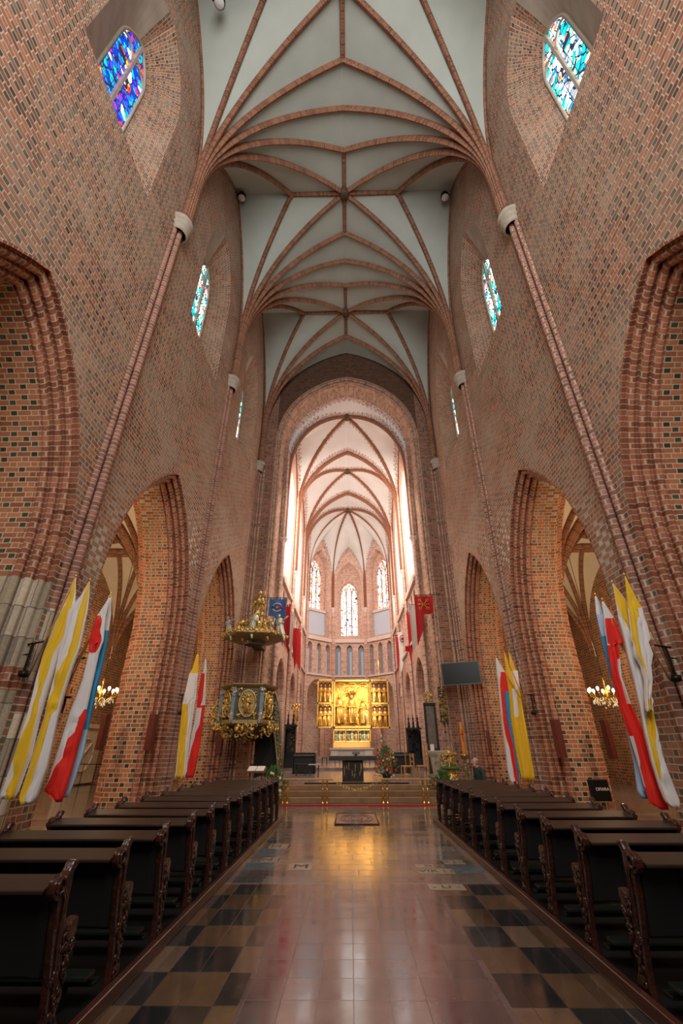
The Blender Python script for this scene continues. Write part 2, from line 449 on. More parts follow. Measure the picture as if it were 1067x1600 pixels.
for side, nm in ((-1, 'left'), (1, 'right')):
    F = xplane(side, NW); G = xplane(side, AW)
    mb = MB(); jm = MB()
    for i in range(4):
        a, b = PIERS[i], PIERS[i+1]
        if i == 3: b = 27.9
        oc = pointed(AWD, AZS, arc_c(AWD, ARISE), 0, 0, 10, 8)
        ow = pointed(1.92, 23.3, arc_c(1.92, 3.4), 0, 17.9, 8, 3)
        strips(mb, a, b, 0, 33.0, [(ARCH_C[i], oc, 0), (WIN_C[i], ow, 17.9)], F)
        strips(mb, a, b, 0, 12.5, [(ARCH_C[i], oc, 0)], G, 1)
        cc = ARCH_C[i]
        fn = (lambda cc: lambda s, z, d: (side * (NW + d), cc + s, z))(cc)
        def mf(s, z, d, i=i):
            if 0.66 < d < 1.75: st = 1
            else: st = 0
            if side < 0 and i == 1 and s > 0 and z < 4.75:
                if d < 1.7 and not (2.5 < z < 3.1): return 2 if z > 1.4 else st
            return st
        loft_arch(jm, AWD, AZS, ARISE, prof_arc, fn, 0, mfun=mf, na=12, nj=12)
        # clerestory niche, splayed to the glass
        w0, w1 = 1.92, .84
        o0 = ow; o1 = pointed(w1, 22.7, arc_c(w1, 1.7), 0, 19.2, 8, 3)
        cw = WIN_C[i]
        def ringp(o, d): return [F(cw + p[0], p[1], d) for p in o]
        R = [ringp(o0, 0)] + [[F(cw + p[0]*(1-k)+q[0]*k, p[1]*(1-k)+q[1]*k, .8*k) for p, q in zip(o0, o1)] for k in (.5, 1)]
        L = [0]
        for p, q in zip(o0[:-1], o0[1:]): L.append(L[-1] + math.dist(p, q))
        for r in range(2):
            for j in range(len(o0) - 1):
                u0, u1 = r * .9, (r + 1) * .9
                mb.quad(R[r][j], R[r+1][j], R[r+1][j+1], R[r][j+1], [(u0, L[j]), (u1, L[j]), (u1, L[j+1]), (u0, L[j+1])], 3 if o0[j][0] < -.2 else 0)
            mb.quad(R[r][-1], R[r+1][-1], R[r+1][0], R[r][0], None, 2)
        # frame around the glass and the glass itself
        if i > 0 or True:
            fr = MB(); gl = MB()
            pts = [F(cw + p[0], p[1], .80) for p in o1]
            half = len(o1) // 2
            gl.face([gl.vert(p) for p in [F(cw + q[0]*.99, q[1], .83) for q in o1]], [(cw + q[0] + .13, q[1]) for q in o1], 0)
            fr.tube([F(cw + q[0]*.97, q[1]-.02, .78) for q in o1] + [F(cw + o1[0][0]*.97, o1[0][1], .78)], .06, 6)
            fr.b2(side*(NW+.70), side*(NW+.86), cw - .05, cw + .05, 19.2, 24.2)
            fr.b2(side*(NW+.70), side*(NW+.86), cw - w1, cw + w1, 19.14, 19.28)
            for sg in (-1, 1):
                fr.tube([F(cw + sg * w1 * .5 + sg * .38 * math.cos(a), 22.7 + .55 * math.sin(a), .78) for a in [PI * k / 8 for k in range(9)]], .045, 6)
            wn = thing('window_%d' % (i + 1 + (4 if side > 0 else 0)), None, None, (0, 0, 0)); wn['kind'] = 'structure'
            fr.build('window_frame', STONE, wn); gl.build('glass', S_BLUE if side < 0 and i == 1 else S_TEAL, wn)
    struct('wall_' + nm, mb, [B_WALL, B_JAMB, STONE, PLAST2])
    struct('trim_arcade_' + nm, jm, [B_ARC, B_JAMB, STONEB])
    # outer aisle wall
    mb = MB()
    mb.quad((side*OW, -7, 0), (side*OW, 28, 0), (side*OW, 28, 12.5), (side*OW, -7, 12.5), None)
    mb.quad((side*6.5, 27.95, 0), (side*OW, 27.95, 0), (side*OW, 27.95, 12.5), (side*6.5, 27.95, 12.5), None)
    struct('wall_aisle_' + nm, mb, [B_JAMB])

# shafts and capitals on the piers
for side, nm in ((-1, 'left'), (1, 'right')):
    mb = MB(); cp = MB()
    for yp in PIERS[1:]:
        for dy, dx, r in ((-.225, .0, .095), (0, -.10, .105), (.225, .0, .095)):
            if yp > 26 and dy > 0: continue
            mf = (lambda p: 1 if p[2] < 4.4 and not 2.2 < p[2] < 2.9 else 0) if side < 0 and yp == 9.5 else None
            mb.rings([[(side*(NW + dx) + r*math.cos(a), yp + dy + r*math.sin(a), z) for a in [2*PI*k/12 for k in range(12)]] for z in [0, .8, 1.6, 2.3, 2.9, 3.6, 4.4, 8, 12, 16, 19.6]], mfun=mf)
        mb.b2(side*(NW-.02), side*(NW+.2), yp-.30, yp+.30, 0, 19.6)
        pr = [(.32, 0), (.38, .04), (.40, .10), (.38, .16), (.36, .18), (.36, .26), (.42, .30), (.45, .36), (.42, .42), (.40, .44), (.40, .52), (.46, .56), (.50, .62), (.50, .74)]
        cp.lathe(pr, (side*(NW-.02), yp, 19.35), 24)
        cp.lathe([(0.01, .74), (.50, .74)], (side*(NW-.02), yp, 19.35), 24)
        # plinth
        mb.b2(side*(NW-.2), side*(NW+.3), yp-.45, yp+.45, 0, .32)
    struct('trim_shafts_' + nm, mb, [B_SHAFT, STONEB])
    struct('trim_capitals_' + nm, cp, [STONE])

# ------------------------------------------------------------------ vaults
def arc_pts(S, E, n=16, st=0):
    # rib curve: a stilted part straight up, then an arc tangent to it
    if st:
        k = max(2, n // 6); S2 = Vector(S) + Vector((0, 0, st))
        return [Vector(S).lerp(S2, i / k) for i in range(k)] + arc_pts(S2, E, n - k)
    S = Vector(S); E = Vector(E); h = Vector((E.x - S.x, E.y - S.y, 0)); D = max(h.length, 1e-4); H = E.z - S.z
    d = h / D
    if D >= H: # flat arc: quarter ellipse
        return [S + d * D * (1 - math.cos(PI/2*k/n)) + Vector((0, 0, H * math.sin(PI/2*k/n))) for k in range(n+1)]
    R = (D*D + H*H) / (2*D); tm = math.asin(min(1, H / R))
    return [S + d * R * (1 - math.cos(tm*k/n)) + Vector((0, 0, R * math.sin(tm*k/n))) for k in range(n+1)]
def rib(mb, pts, w, h, side_dir=None, m=0):
    pts = [Vector(p) for p in pts]; R = []
    for i, p in enumerate(pts):
        t = (pts[min(i+1, len(pts)-1)] - pts[max(i-1, 0)]).normalized()
        hz = Vector((t.x, t.y, 0))
        if hz.length < .02: hz = Vector((pts[-1].x - pts[0].x, pts[-1].y - pts[0].y, 0))
        if hz.length < 1e-3: hz = Vector((0, 1, 0))
        hz.normalize(); lat = Vector((-hz.y, hz.x, 0)); nrm = t.cross(lat)
        if nrm.z > 0 or (abs(nrm.z) < .3 and nrm.dot(hz) < 0): pass
        if nrm.z > 0: nrm = -nrm
        if abs(t.z) > .95: nrm = hz * (1 if t.z > 0 else 1)
        # profile: a roll pointing into the room
        ring = []
        for (a, b) in ((-w/2, 0), (-w/2, .45*h), (-w*.28, .8*h), (0, h), (w*.28, .8*h), (w/2, .45*h), (w/2, 0)):
            ring.append(p + lat * a + nrm * b)
        R.append(ring)
    mb.rings(R, closed=False, m=m, sm=False)
def web(mb, A, B, m=0, nt_=4):
    # ruled surface between two rib curves; uv.x = distance to the nearer rib, uv.y = height run
    n = len(A); ids = []; uv = []; L = 0
    for i in range(n):
        w = (A[i] - B[i]).length
        if i: L += (A[i] - A[i-1]).length
        ids.append([mb.vert(A[i].lerp(B[i], k/nt_)) for k in range(nt_+1)])
        uv.append([(min(k, nt_-k)/nt_*w, L) for k in range(nt_+1)])
    for i in range(n-1):
        for k in range(nt_):
            mb.face([ids[i][k], ids[i][k+1], ids[i+1][k+1], ids[i+1][k]], [uv[i][k], uv[i][k+1], uv[i+1][k+1], uv[i+1][k]], m, True)
VZ = 31.75
vb = MB(); rb = MB(); bosses = MB()
BOSS = [-3.05, 5.55, 13.87, 22.15]; MIDP = [1.2, 9.85, 18.05, 26.2]
ZS = 19.9
for side in (-1, 1):
    for k, yp in enumerate(PIERS[1:]):
        xs = side * (NW - .1)
        ends = [(side*NW, BOSS[k], VZ), (side*3.27, BOSS[k], VZ), (0, BOSS[k], VZ), (0, MIDP[k]-1.85, VZ), (0, MIDP[k], VZ)]
        if k < 3: ends += [(0, MIDP[k]+1.85, VZ), (0, BOSS[k+1], VZ), (side*3.27, BOSS[k+1], VZ), (side*NW, BOSS[k+1], VZ)]
        curves = [arc_pts((xs, yp + .015*(j-4), ZS), e, 22, 3.3) for j, e in enumerate(ends)]
        for j in range(len(curves)-1): web(vb, curves[j], curves[j+1])
        for j, cv in enumerate(curves):
            if k == 3 and j == 4: continue
            if j in (0, 8): rib(rb, cv, .12, .12)
            else: rib(rb, cv, .24, .30)
for k, yb in enumerate(BOSS):
    a = MIDP[k-1] + 1.85 if k else yb - 3; b = MIDP[k] - 1.85
    rib(rb, [(0, a, VZ), (0, yb, VZ), (0, b, VZ)], .24, .24)
    rib(rb, [(-3.27, yb, VZ), (0, yb, VZ), (3.27, yb, VZ)], .24, .24)
    bosses.lathe([(.02, -.42), (.16, -.42), (.30, -.34), (.36, -.2), (.36, 0)], (0, yb, VZ), 10, fold=.12, nf=5)
# chancel vault
CW = 4.75
KEY = [(30.6, 28.5), (38.0, 27.5)]; TR = [(27.9, 28.3), (34.6, 27.4), (41.6, 26.9)]
CCAP = 14.8
cvb = MB(); crb = MB()
for side in (-1, 1):
    xs = side * (CW - .08)
    for k in range(2):
        (ky, kz) = KEY[k]; (ya, za), (yb, zb) = TR[k], TR[k+1]
        wl = (side*CW, (ya+yb)/2, kz - 2.6)
        A0 = arc_pts((side*(CW+.05), ya-.02, CCAP), (0, ya-.02, 28.35), 18, 7.8) if k == 0 else arc_pts((xs, ya, CCAP), (0, ya, za), 18, 5.6); A1 = arc_pts((xs, ya, CCAP), (0, ky, kz), 18, 5.6); A2 = arc_pts((xs, ya, CCAP), wl, 18, 5.6)
        B0 = arc_pts((xs, yb, CCAP), wl, 18, 5.6); B1 = arc_pts((xs, yb, CCAP), (0, ky, kz), 18, 5.6); B2 = arc_pts((xs, yb, CCAP), (0, yb, zb), 18, 5.6)
        web(cvb, A0, A1, nt_=6); web(cvb, A1, A2, nt_=6); web(cvb, B0, B1, nt_=6); web(cvb, B1, B2, nt_=6)
        cvb.face([cvb.vert(v) for v in (wl, (0, ky, kz), wl)], [(0.9, 0)]*3)
        for cv in (A1, B1): rib(crb, cv, .26, .26)
        
        rib(crb, B2, .30, .30)
        for cv in (A2, B0): rib(crb, cv, .12, .12)
for (ky, kz) in KEY: bosses.lathe([(.02, -.42), (.16, -.42), (.30, -.34), (.36, -.2), (.36, 0)], (0, ky, kz), 10, fold=.12, nf=5)
AC = (0, 45.3, 26.8)
AV = [(-CW, 47.25), (-1.95, 50.0), (1.95, 50.0), (CW, 47.25)]
ACAP = 16.0
bosses.lathe([(.02, -.42), (.16, -.42), (.30, -.34), (.36, -.2), (.36, 0)], AC, 10, fold=.12, nf=5)
spr = [((-CW+.08, 41.6, CCAP), None), ((-CW+.1, 47.25, ACAP), None), ((-1.95, 49.92, ACAP), None), ((1.95, 49.92, ACAP), None), ((CW-.1, 47.25, ACAP), None), ((CW-.08, 41.6, CCAP), None)]
acur = [arc_pts(s[0], AC, 18, 4.6) for s in spr]
for cv in acur: rib(crb, cv, .26, .26)
for i in range(5):
    S0, S1 = Vector(spr[i][0]), Vector(spr[i+1][0])
    mid = (S0 + S1) / 2; out = Vector((mid.x, mid.y - AC[1], 0)).normalized() * .1
    ap = (mid.x + out.x, mid.y + out.y, 23.6 if i == 2 else 24.1)
    L_ = arc_pts(S0, ap, 18, 2.0); R_ = arc_pts(S1, ap, 18, 2.0)
    web(cvb, acur[i], L_, nt_=6); web(cvb, R_, acur[i+1], nt_=6)
for s in (-1, 1):
    T0 = arc_pts((s*(CW-.08), 41.6, CCAP), (0, 41.6, 26.9), 18, 5.6)
    web(cvb, T0, arc_pts((s*(CW-.08), 41.6, CCAP), AC, 18, 4.6))
struct('ceiling_nave', vb, [V_NAVE]); struct('trim_nave_ribs', rb, [B_RIB])
struct('ceiling_chancel', cvb, [V_CHAN]); struct('trim_chancel_ribs', crb, [plain('chancel_rib', '8A5840', .8, var=.15)])
struct('trim_bosses', bosses, [plain('boss', '4A3A28', .6, var=.3)])
mb = MB(); mb.b2(-14.3, 14.3, -7.4, -7.15, 0, 9.5); struct('wall_west_light_block', mb, [B_WALL])  # unseen low wall, added to block light from the open west end
# lids above the vaults keep the roof space dark
mb = MB(); mb.quad((-9, -7.2, 33.2), (9, -7.2, 33.2), (9, 28.2, 33.2), (-9, 28.2, 33.2)); mb.quad((-9, 27.9, 30), (9, 27.9, 30), (9, 54, 30), (-9, 54, 30))
struct('ceiling_roof', mb, [DARKWOOD])

# chancel arch wall
mb = MB()
y0 = 26.3; AR, AZ, ARS = 5.45, 22.6, 6.4
oc = pointed(AR, AZ, arc_c(AR, ARS), 0, 0, 16, 8)
strips(mb, -6.7, 6.7, 0, 33, [(0, oc, 0)], yplane(y0), 0, mfun=lambda s, z: 1 if z > 12.0 else 3)
fn = yplane(y0)
pr = rolls(2, .34, .40, .07, .05) + [(1.25, .5)] + [(1.3, .56), (1.42, .6), (1.5, .7), (1.62, .7)]
loft_arch(mb, AR, AZ, ARS, pr, fn, 0, m=2, na=18, nj=10)
oc2 = pointed(AR, AZ, arc_c(AR, ARS), .7, 0, 16, 8)
strips(mb, -6.7, 6.7, 0, 30, [(0, oc2, 0)], yplane(y0 + 1.62), 0)
for s in (-1, 1):
    for dx in (.04, .2): mb.rings([[(s*(6.42 - dx*1.4 + .0) + .08*math.cos(a), y0 - .02 + .08*math.sin(a), z) for a in [2*PI*k/10 for k in range(10)]] for z in (0, 8, 16, 19.6)], m=2)
struct('wall_chancel_arch', mb, [B_WALL, B_ARCH, B_SOFF, B_SHAFT2])

# ------------------------------------------------------------------ chancel walls
def facet(p, q, zt, z_gal=(8.6, 11.85), win=None, arc=None, ngal=3, nm='', lower=True, glass=S_PALE, depth=.9, panel=False, cap=None):
    p = Vector((p[0], p[1], 0)); q = Vector((q[0], q[1], 0)); L = (q - p).length; t = (q - p) / L
    out = Vector((t.y, -t.x, 0)); mid = (p + q) / 2
    if out.dot(mid - Vector((0, 40, 0))) < 0: out = -out
    fn = lambda s, z, d: tuple(p + t * s + out * d + Vector((0, 0, z)))
    mb = MB(); holes = []
    c = L / 2
    if arc: holes.append((c, pointed(arc[0], arc[1], arc_c(arc[0], arc[2]), 0, 0, 8, 3), 0))
    gw = .33 if L < 5 else .4
    gs = 1.30 if L < 5 else L / (ngal + .2)
    gpos = [c + (k - (ngal-1)/2) * gs for k in range(ngal)]
    go = pointed(gw, z_gal[1] - .5, arc_c(gw, .48), 0, z_gal[0], 5, 1)
    # band 0: below the gallery
    strips(mb, 0, L, 0, z_gal[0], holes, fn, 0)
    strips(mb, 0, L, z_gal[0], 12.3, [(g, go, z_gal[0]) for g in gpos], fn, 0)
    ww, wz, wr, gwid, gb, gz, gr = win
    wo = pointed(ww, wz, arc_c(ww, wr), 0, 12.45, 8, 3)
    strips(mb, 0, L, 12.3, zt, [(c, wo, 12.45)], fn, 0)
    for g in gpos:
        cc = g; f2 = (lambda cc: lambda s, z, d: fn(cc + s, z, d))(cc)
        loft_arch(mb, gw, z_gal[1]-.5, .48, [(0, 0), (.05, .02), (.45, .02)], f2, z_gal[0], m=1, na=5, nj=2)
        mb.quad(fn(g-gw, z_gal[0], .45), fn(g+gw, z_gal[0], .45), fn(g+gw, z_gal[1]+.1, .45), fn(g-gw, z_gal[1]+.1, .45), None, 3)
        mb.quad(fn(g-gw, z_gal[0], 0), fn(g+gw, z_gal[0], 0), fn(g+gw, z_gal[0], .45), fn(g-gw, z_gal[0], .45), None, 2)
        mb.quad(fn(g-.02, z_gal[0], .43), fn(g+gw*.75, z_gal[0], .43), fn(g+gw*.75, z_gal[1]-.7, .43), fn(g-.02, z_gal[1]-.7, .43), None, 4)
    f3 = lambda s, z, d: fn(c + s, z, d)
    if arc: loft_arch(mb, arc[0], arc[1], arc[2], [(0, 0), (.1, .1), (.35, .12), (.4, .22), (1.0, .22)], f3, 0, m=1, na=8, nj=4)
    loft_arch(mb, ww, wz, wr, [(0, 0), (.04, .05), (.12, .07), (depth, .10)], f3, 12.45, mfun=(lambda s_, z_, d_: 2 if d_ > .1 else 1) if not panel else (lambda s_, z_, d_: 0), na=8, nj=4)
    # back wall of the niche with the window in it
    go_ = pointed(gwid + .22, gz, arc_c(gwid + .22, gr + .2), 0, gb, 8, 3)
    strips(mb, c - ww, c + ww, 12.45, wz + wr + .3, [(c, go_, gb)], lambda s_, z_, d_: fn(s_, z_, depth + d_), 0)
    loft_arch(mb, gwid + .22, gz, gr + .2, [(depth, 0), (depth+.08, .06), (depth+.14, .06), (depth+.2, .16), (depth + .35, .22)], f3, gb, m=1, na=8, nj=4)
    gl = MB(); o = pointed(gwid + .22, gz, arc_c(gwid + .22, gr + .2), .20, gb, 8, 3)
    gl.face([gl.vert(f3(a, b, depth+.36)) for a, b in o], [(a + .3, b) for a, b in o])
    mb.quad(f3(-ww, 12.45, 0), f3(ww, 12.45, 0), f3(ww, 12.55, depth), f3(-ww, 12.55, depth), None, 2)
    if panel:
        mb.quad(f3(-ww*.97, 12.9, depth-.04), f3(ww*.97, 12.9, depth-.04), f3(ww*.97, gb-.3, depth-.04), f3(-ww*.97, gb-.3, depth-.04), None, 5)
        mb.prism([(-ww, gb-.3), (ww, gb-.3), (ww, gb-.02), (-ww, gb-.02)], depth-.25, depth+.02, f3, 2)
    mb.quad(f3(-gwid-.2, gb, depth), f3(gwid+.2, gb, depth), f3(gwid+.2, gb, depth+.36), f3(-gwid-.2, gb, depth+.36), None, 2)
    mb.prism([(c-ww-.1, 12.05), (c+ww+.1, 12.05), (c+ww+.1, 12.45), (c-ww-.1, 12.45)], -.2, .02, fn, 2)
    for z in (8.38, 12.2):
        mb.prism([(0, z), (L, z), (L, z+.18), (0, z+.18)], -.16, 0.02, fn, 2)
    struct(nm, mb, [B_CHAN, B_CHSH, PLASTER, GREYBLUE, PALEBLUE, PALEBLUE])
    fr = MB(); D = depth + .30
    for m_ in (-1/3, 1/3):
        fr.tube([f3(gwid*m_, gb, D), f3(gwid*m_, gz, D), f3(gwid*m_*1.6, gz + gr*.62, D)], .05, 6)
        fr.tube([f3(gwid*m_, gz, D), f3(gwid*m_*.55, gz + gr*.6, D), f3(0, gz+gr*.85, D)], .045, 6)
    for m_ in (-1, 1): fr.tube([f3(gwid*m_, gz, D), f3(gwid*m_*.85, gz + gr*.3, D), f3(gwid*m_*.66, gz+gr*.5, D), f3(gwid*m_*.4, gz+gr*.3, D), f3(gwid*m_/3, gz, D)], .045, 6)
    n = int((gz - gb) / 1.0)
    for k in range(1, n+1): fr.tube([f3(-gwid, gb + k*1.0, D), f3(gwid, gb + k*1.0, D)], .022, 4)
    return fr, gl
wid = 9
MULL = plain('mullion', '8A5A4C', .8)
def addwin(fr, gl, glass):
    global wid
    w = thing('window_%d' % wid, None, None); w['kind'] = 'structure'; wid += 1
    fr.build('window_frame', MULL, w); gl.build('glass', glass, w)
addwin(*facet(AV[1], AV[2], 26, win=(1.55, 19.3, 2.7, .97, 13.1, 18.1, 1.45), arc=None, nm='wall_apse_middle', depth=1.0), S_PALE)
addwin(*facet(AV[0], AV[1], 26, win=(1.6, 20.2, 2.9, 1.0, 15.8, 20.2, 1.8), arc=(1.5, 6.5, 1.55), nm='wall_apse_left', panel=True), S_MIX)
addwin(*facet(AV[2], AV[3], 26, win=(1.6, 20.2, 2.9, 1.0, 15.8, 20.2, 1.8), arc=(1.5, 6.5, 1.55), nm='wall_apse_right', panel=True), S_MIX)
for s, nm in ((-1, 'left'), (1, 'right')):
    for j, (ya, yb) in enumerate(((27.9, 34.6), (34.6, 41.6), (41.6, 47.25))):
        h = (yb - ya) / 2
        addwin(*facet((s*CW, ya), (s*CW, yb), 28, win=(h*.62, 19.0, 3.8, h*.40, 14.5, 18.6, 2.6), arc=(h*.66, 4.6, 2.6), ngal=4, nm='wall_chancel_%s_%d' % (nm, j+1)), S_DAY)
# shafts of chancel and apse
mb = MB(); cp = MB()
for (x, y, zc) in [(s*CW, y, CCAP) for s in (-1, 1) for y in (27.9, 34.6, 41.6)] + [(v[0], v[1], ACAP) for v in AV]:
    cx = x * .975; cy = y - .1 if abs(x) < 3 else y
    for k, (dx, dy) in enumerate(((0, 0), (-.2, .05), (.2, .05)) if abs(x) < 3 else ((0, 0), (0, -.24), (0, .24))):
        r = .13 if k == 0 else .09
        zt = zc if k == 0 else 22.5
        mb.rings([[(cx + dx + r*math.cos(a), cy + dy + r*math.sin(a), z) for a in [2*PI*q/10 for q in range(10)]] for z in (0, 6, 12, zt)])
    cp.lathe([(.13, 0), (.16, .1), (.15, .2), (.26, .42), (.30, .5), (.30, .6)], (cx, cy, zc - .55), 12)
struct('trim_chancel_shafts', mb, [B_CHSH]); struct('trim_chancel_capitals', cp, [PLASTER])
# ambulatory wall behind the apse arches
mb = MB()
pts = [(-9, 40), (-7.2, 51.5), (-3, 54.5), (3, 54.5), (7.2, 51.5), (9, 40), (9, 27.9)]
pts = [(-9, 27.95)] + pts
for a, b in zip(pts[:-1], pts[1:]): mb.quad((a[0], a[1], 0), (b[0], b[1], 0), (b[0], b[1], 9), (a[0], a[1], 9))
for sg in (-1, 1): mb.quad((sg*9, 27.9, 8.3), (sg*4.9, 27.9, 8.3), (sg*4.9, 47.4, 8.3), (sg*9, 47.4, 8.3), None, 1)
for a, b in (((-9, 47.4), (-9, 55)), ): mb.face([mb.vert(q) for q in ((-9, 47.4, 8.3), (-4.9, 47.4, 8.3), (-2.1, 50.2, 8.3), (2.1, 50.2, 8.3), (4.9, 47.4, 8.3), (9, 47.4, 8.3), (9, 55, 8.3), (-9, 55, 8.3))], None, 1)
for s in (-1, 1):
    mb.rings([[(s*3.2 + .22*math.cos(a), 54.1 + .22*math.sin(a), z) for a in [2*PI*q/10 for q in range(10)]] for z in (0, 8.2)])
struct('wall_ambulatory', mb, [B_CHAN, V_AISLE])

# ------------------------------------------------------------------ aisle vaults
for side, nm in ((-1, 'left'), (1, 'right')):
    vb = MB(); rb = MB(); AZv = 11.2; zs = 6.2; xm = (AW + OW) / 2
    for i in range(4):
        a, b = PIERS[i], PIERS[i+1]; ym = (a + b) / 2
        for y, oy in ((a, 1), (b, -1)):
            for x, xo in ((AW, OW), (OW, AW)):
                S = (side*x, y, zs); cs = [arc_pts(S, (side*x, ym, AZv-.3)), arc_pts(S, (side*(x+xm)/2, ym, AZv)), arc_pts(S, (side*xm, ym, AZv)), arc_pts(S, (side*xm, (y+ym)/2, AZv)), arc_pts(S, (side*xm, y, AZv-.3))]
                for j in range(4): web(vb, cs[j], cs[j+1])
                for cv in cs[1:]: rib(rb, cv, .22, .22)
        rib(rb, [(side*AW, ym, AZv), (side*OW, ym, AZv)], .2, .2); rib(rb, [(side*xm, a+2, AZv), (side*xm, b-2, AZv)], .2, .2)
    struct('ceiling_aisle_' + nm, vb, [V_AISLE]); struct('trim_aisle_ribs_' + nm, rb, [B_RIB])
    mb = MB(); mb.quad((side*AW, -7, 12.4), (side*OW, -7, 12.4), (side*OW, 28.3, 12.4), (side*AW, 28.3, 12.4)); struct('ceiling_aisle_roof_' + nm, mb, [DARKWOOD])

# ------------------------------------------------------------------ floor
def floor_mat():
    m, t, b = nt('stone_floor')
    P = coord(t); sp = t.nodes.new('ShaderNodeSeparateXYZ'); t.links.new(P, sp.inputs[0])
    x, y = sp.outputs[0], sp.outputs[1]
    S = .46
    def cells(sx, sy, seed, stag=0):
        vy = math_n(t, 'DIVIDE', y, sy); ry = math_n(t, 'FLOOR', vy)
        vx = math_n(t, 'ADD', math_n(t, 'DIVIDE', x, sx), math_n(t, 'MULTIPLY', ry, stag)); rx = math_n(t, 'FLOOR', vx)
        c = t.nodes.new('ShaderNodeCombineXYZ'); t.links.new(rx, c.inputs[0]); t.links.new(ry, c.inputs[1]); c.inputs[2].default_value = seed
        w = t.nodes.new('ShaderNodeTexWhiteNoise'); w.noise_dimensions = '3D'; t.links.new(c.outputs[0], w.inputs[0])
        fx = math_n(t, 'FRACT', vx); fy = math_n(t, 'FRACT', vy)
        ex = math_n(t, 'MULTIPLY', math_n(t, 'MINIMUM', fx, math_n(t, 'SUBTRACT', 1.0, fx)), sx)
        ey = math_n(t, 'MULTIPLY', math_n(t, 'MINIMUM', fy, math_n(t, 'SUBTRACT', 1.0, fy)), sy)
        return w.outputs['Value'], math_n(t, 'LESS_THAN', math_n(t, 'MINIMUM', ex, ey), .005), rx, ry
    y_keep = y; y = math_n(t, 'ADD', y, .37)
    v1, j1, rx, ry = cells(.265, .55, 1)
    chk = math_n(t, 'FLOORED_MODULO', math_n(t, 'ADD', math_n(t, 'FLOOR', math_n(t, 'DIVIDE', rx, 2)), ry), 2)
    v0, j0, _, _ = cells(.278, .36, 9)
    base = ramp(t, v1, [(0, rgb('54402F')), (.35, rgb('604A38')), (.7, rgb('6A533E')), (1, rgb('756050'))])
    dk = ramp(t, v1, [(0, rgb('26282A')), (1, rgb('343434'))])
    ax = math_n(t, 'ABSOLUTE', math_n(t, 'SUBTRACT', x, .15))
    sidez = math_n(t, 'GREATER_THAN', ax, 1.02)
    c = mix_n(t, math_n(t, 'MULTIPLY', sidez, chk), base, dk)
    pink = ramp(t, v0, [(0, rgb('5E4C4E')), (.5, rgb('6C5856')), (.8, rgb('54474A')), (1, rgb('776461'))])
    c = mix_n(t, math_n(t, 'LESS_THAN', ax, 1.02), c, pink)
    j1 = mix_n(t, math_n(t, 'LESS_THAN', ax, 1.02), j1, j0)
    v2, j2, _, _ = cells(.85, .36, 5, .37)
    far = ramp(t, v2, [(0, rgb('4E5054')), (.25, rgb('7A6A60')), (.5, rgb('8A7466')), (.7, rgb('5E6A70')), (.85, rgb('9A8C7C')), (1, rgb('6A5850'))])
    isfar = math_n(t, 'GREATER_THAN', y, 8.2)
    c = mix_n(t, isfar, c, far)
    j = mix_n(t, isfar, j1, j2)
    n = noise_n(t, 2.2, 5, P, .6)
    c = mix_n(t, .5, c, n.outputs[0], 'OVERLAY')
    c = mix_n(t, math_n(t, 'MULTIPLY', j, .6), c, rgb('241C18'))
    t.links.new(c, b.inputs['Base Color'])
    n2 = noise_n(t, 5, 4, P); r = ramp(t, n2.outputs[0], [(.3, (.07,)*3+(1,)), (.75, (.20,)*3+(1,))])
    r = mix_n(t, j, r, (.4, .4, .4, 1))
    t.links.new(r, b.inputs['Roughness'])
    b.inputs['Specular IOR Level'].default_value = .8; b.inputs['Coat Weight'].default_value = .22; b.inputs['Coat Roughness'].default_value = .12; b.inputs['Coat IOR'].default_value = 1.6
    n3 = noise_n(t, 1.3, 2, P); bump(t, b, math_n(t, 'SUBTRACT', n3.outputs[0], math_n(t, 'MULTIPLY', j, .15)), .07, .02)
    return m
FLOOR = floor_mat()
mb = MB(); mb.quad((-14.2, -7.2, 0), (14.2, -7.2, 0), (14.2, 28, 0), (-14.2, 28, 0)); mb.quad((-9, 28, 0), (9, 28, 0), (9, 55, 0), (-9, 55, 0))
struct('floor', mb, [FLOOR])
#--PART2--
# ================================================================== OBJECTS
GOLD = plain('gilding', 'C2A05A', .38, metal=.75, var=.35, scale=14, bumpy=.6)
GOLD2 = plain('gilding_bright', 'EBB45C', .36, metal=.75, var=.25, scale=20, bumpy=.5)
BROCADE = plain('brocade_gold', 'D29C48', .42, metal=.7, var=.5, scale=9, bumpy=.9)
OLDGOLD = plain('old_gold', '8E7C52', .4, metal=.6, var=.4, scale=22, bumpy=.7)
SILVER = plain('silvered_wood', 'A9A79A', .45, metal=.35, var=.3, scale=20, bumpy=.5)
BLUEMARB = plain('blue_marble', '6F8490', .35, var=.3, scale=6)
GREENBLK = plain('dark_marbling', '2E2A22', .4, var=.4, scale=8)
BLACKW = plain('black_wood', '0E0A09', .55, var=.3, scale=12)
PEWEND = plain('carved_pew_wood', '3A1C12', .25, var=.45, scale=16, bumpy=.5, spec=.8)
PEWTOP = plain('pew_rail_wood', '2A1E16', .32, var=.2, scale=4)
PEWDARK = plain('pew_back_wood', '080605', .7, var=.3, scale=5)
KNEEL = plain('kneeler_pad', '1E2420', .3)
BEAM = plain('kerb_beam', '4A2A20', .3, var=.2, scale=3)
STEPW = plain('step_carpet_wood', '8A6A48', .6, var=.15, scale=4)
OAK = plain('light_oak', 'B98A4E', .45, var=.2, scale=7)
REDBOARD = plain('red_brown_board', '5E1F14', .45, var=.2, scale=4)
BRASS = plain('brass', 'D9B45A', .22, metal=.9)
IRON = plain('black_iron', '121214', .45, metal=.5)
RED = plain('red_cloth', 'DE2415', .75); DRED = plain('dark_red_cloth', 'B00D14', .8)
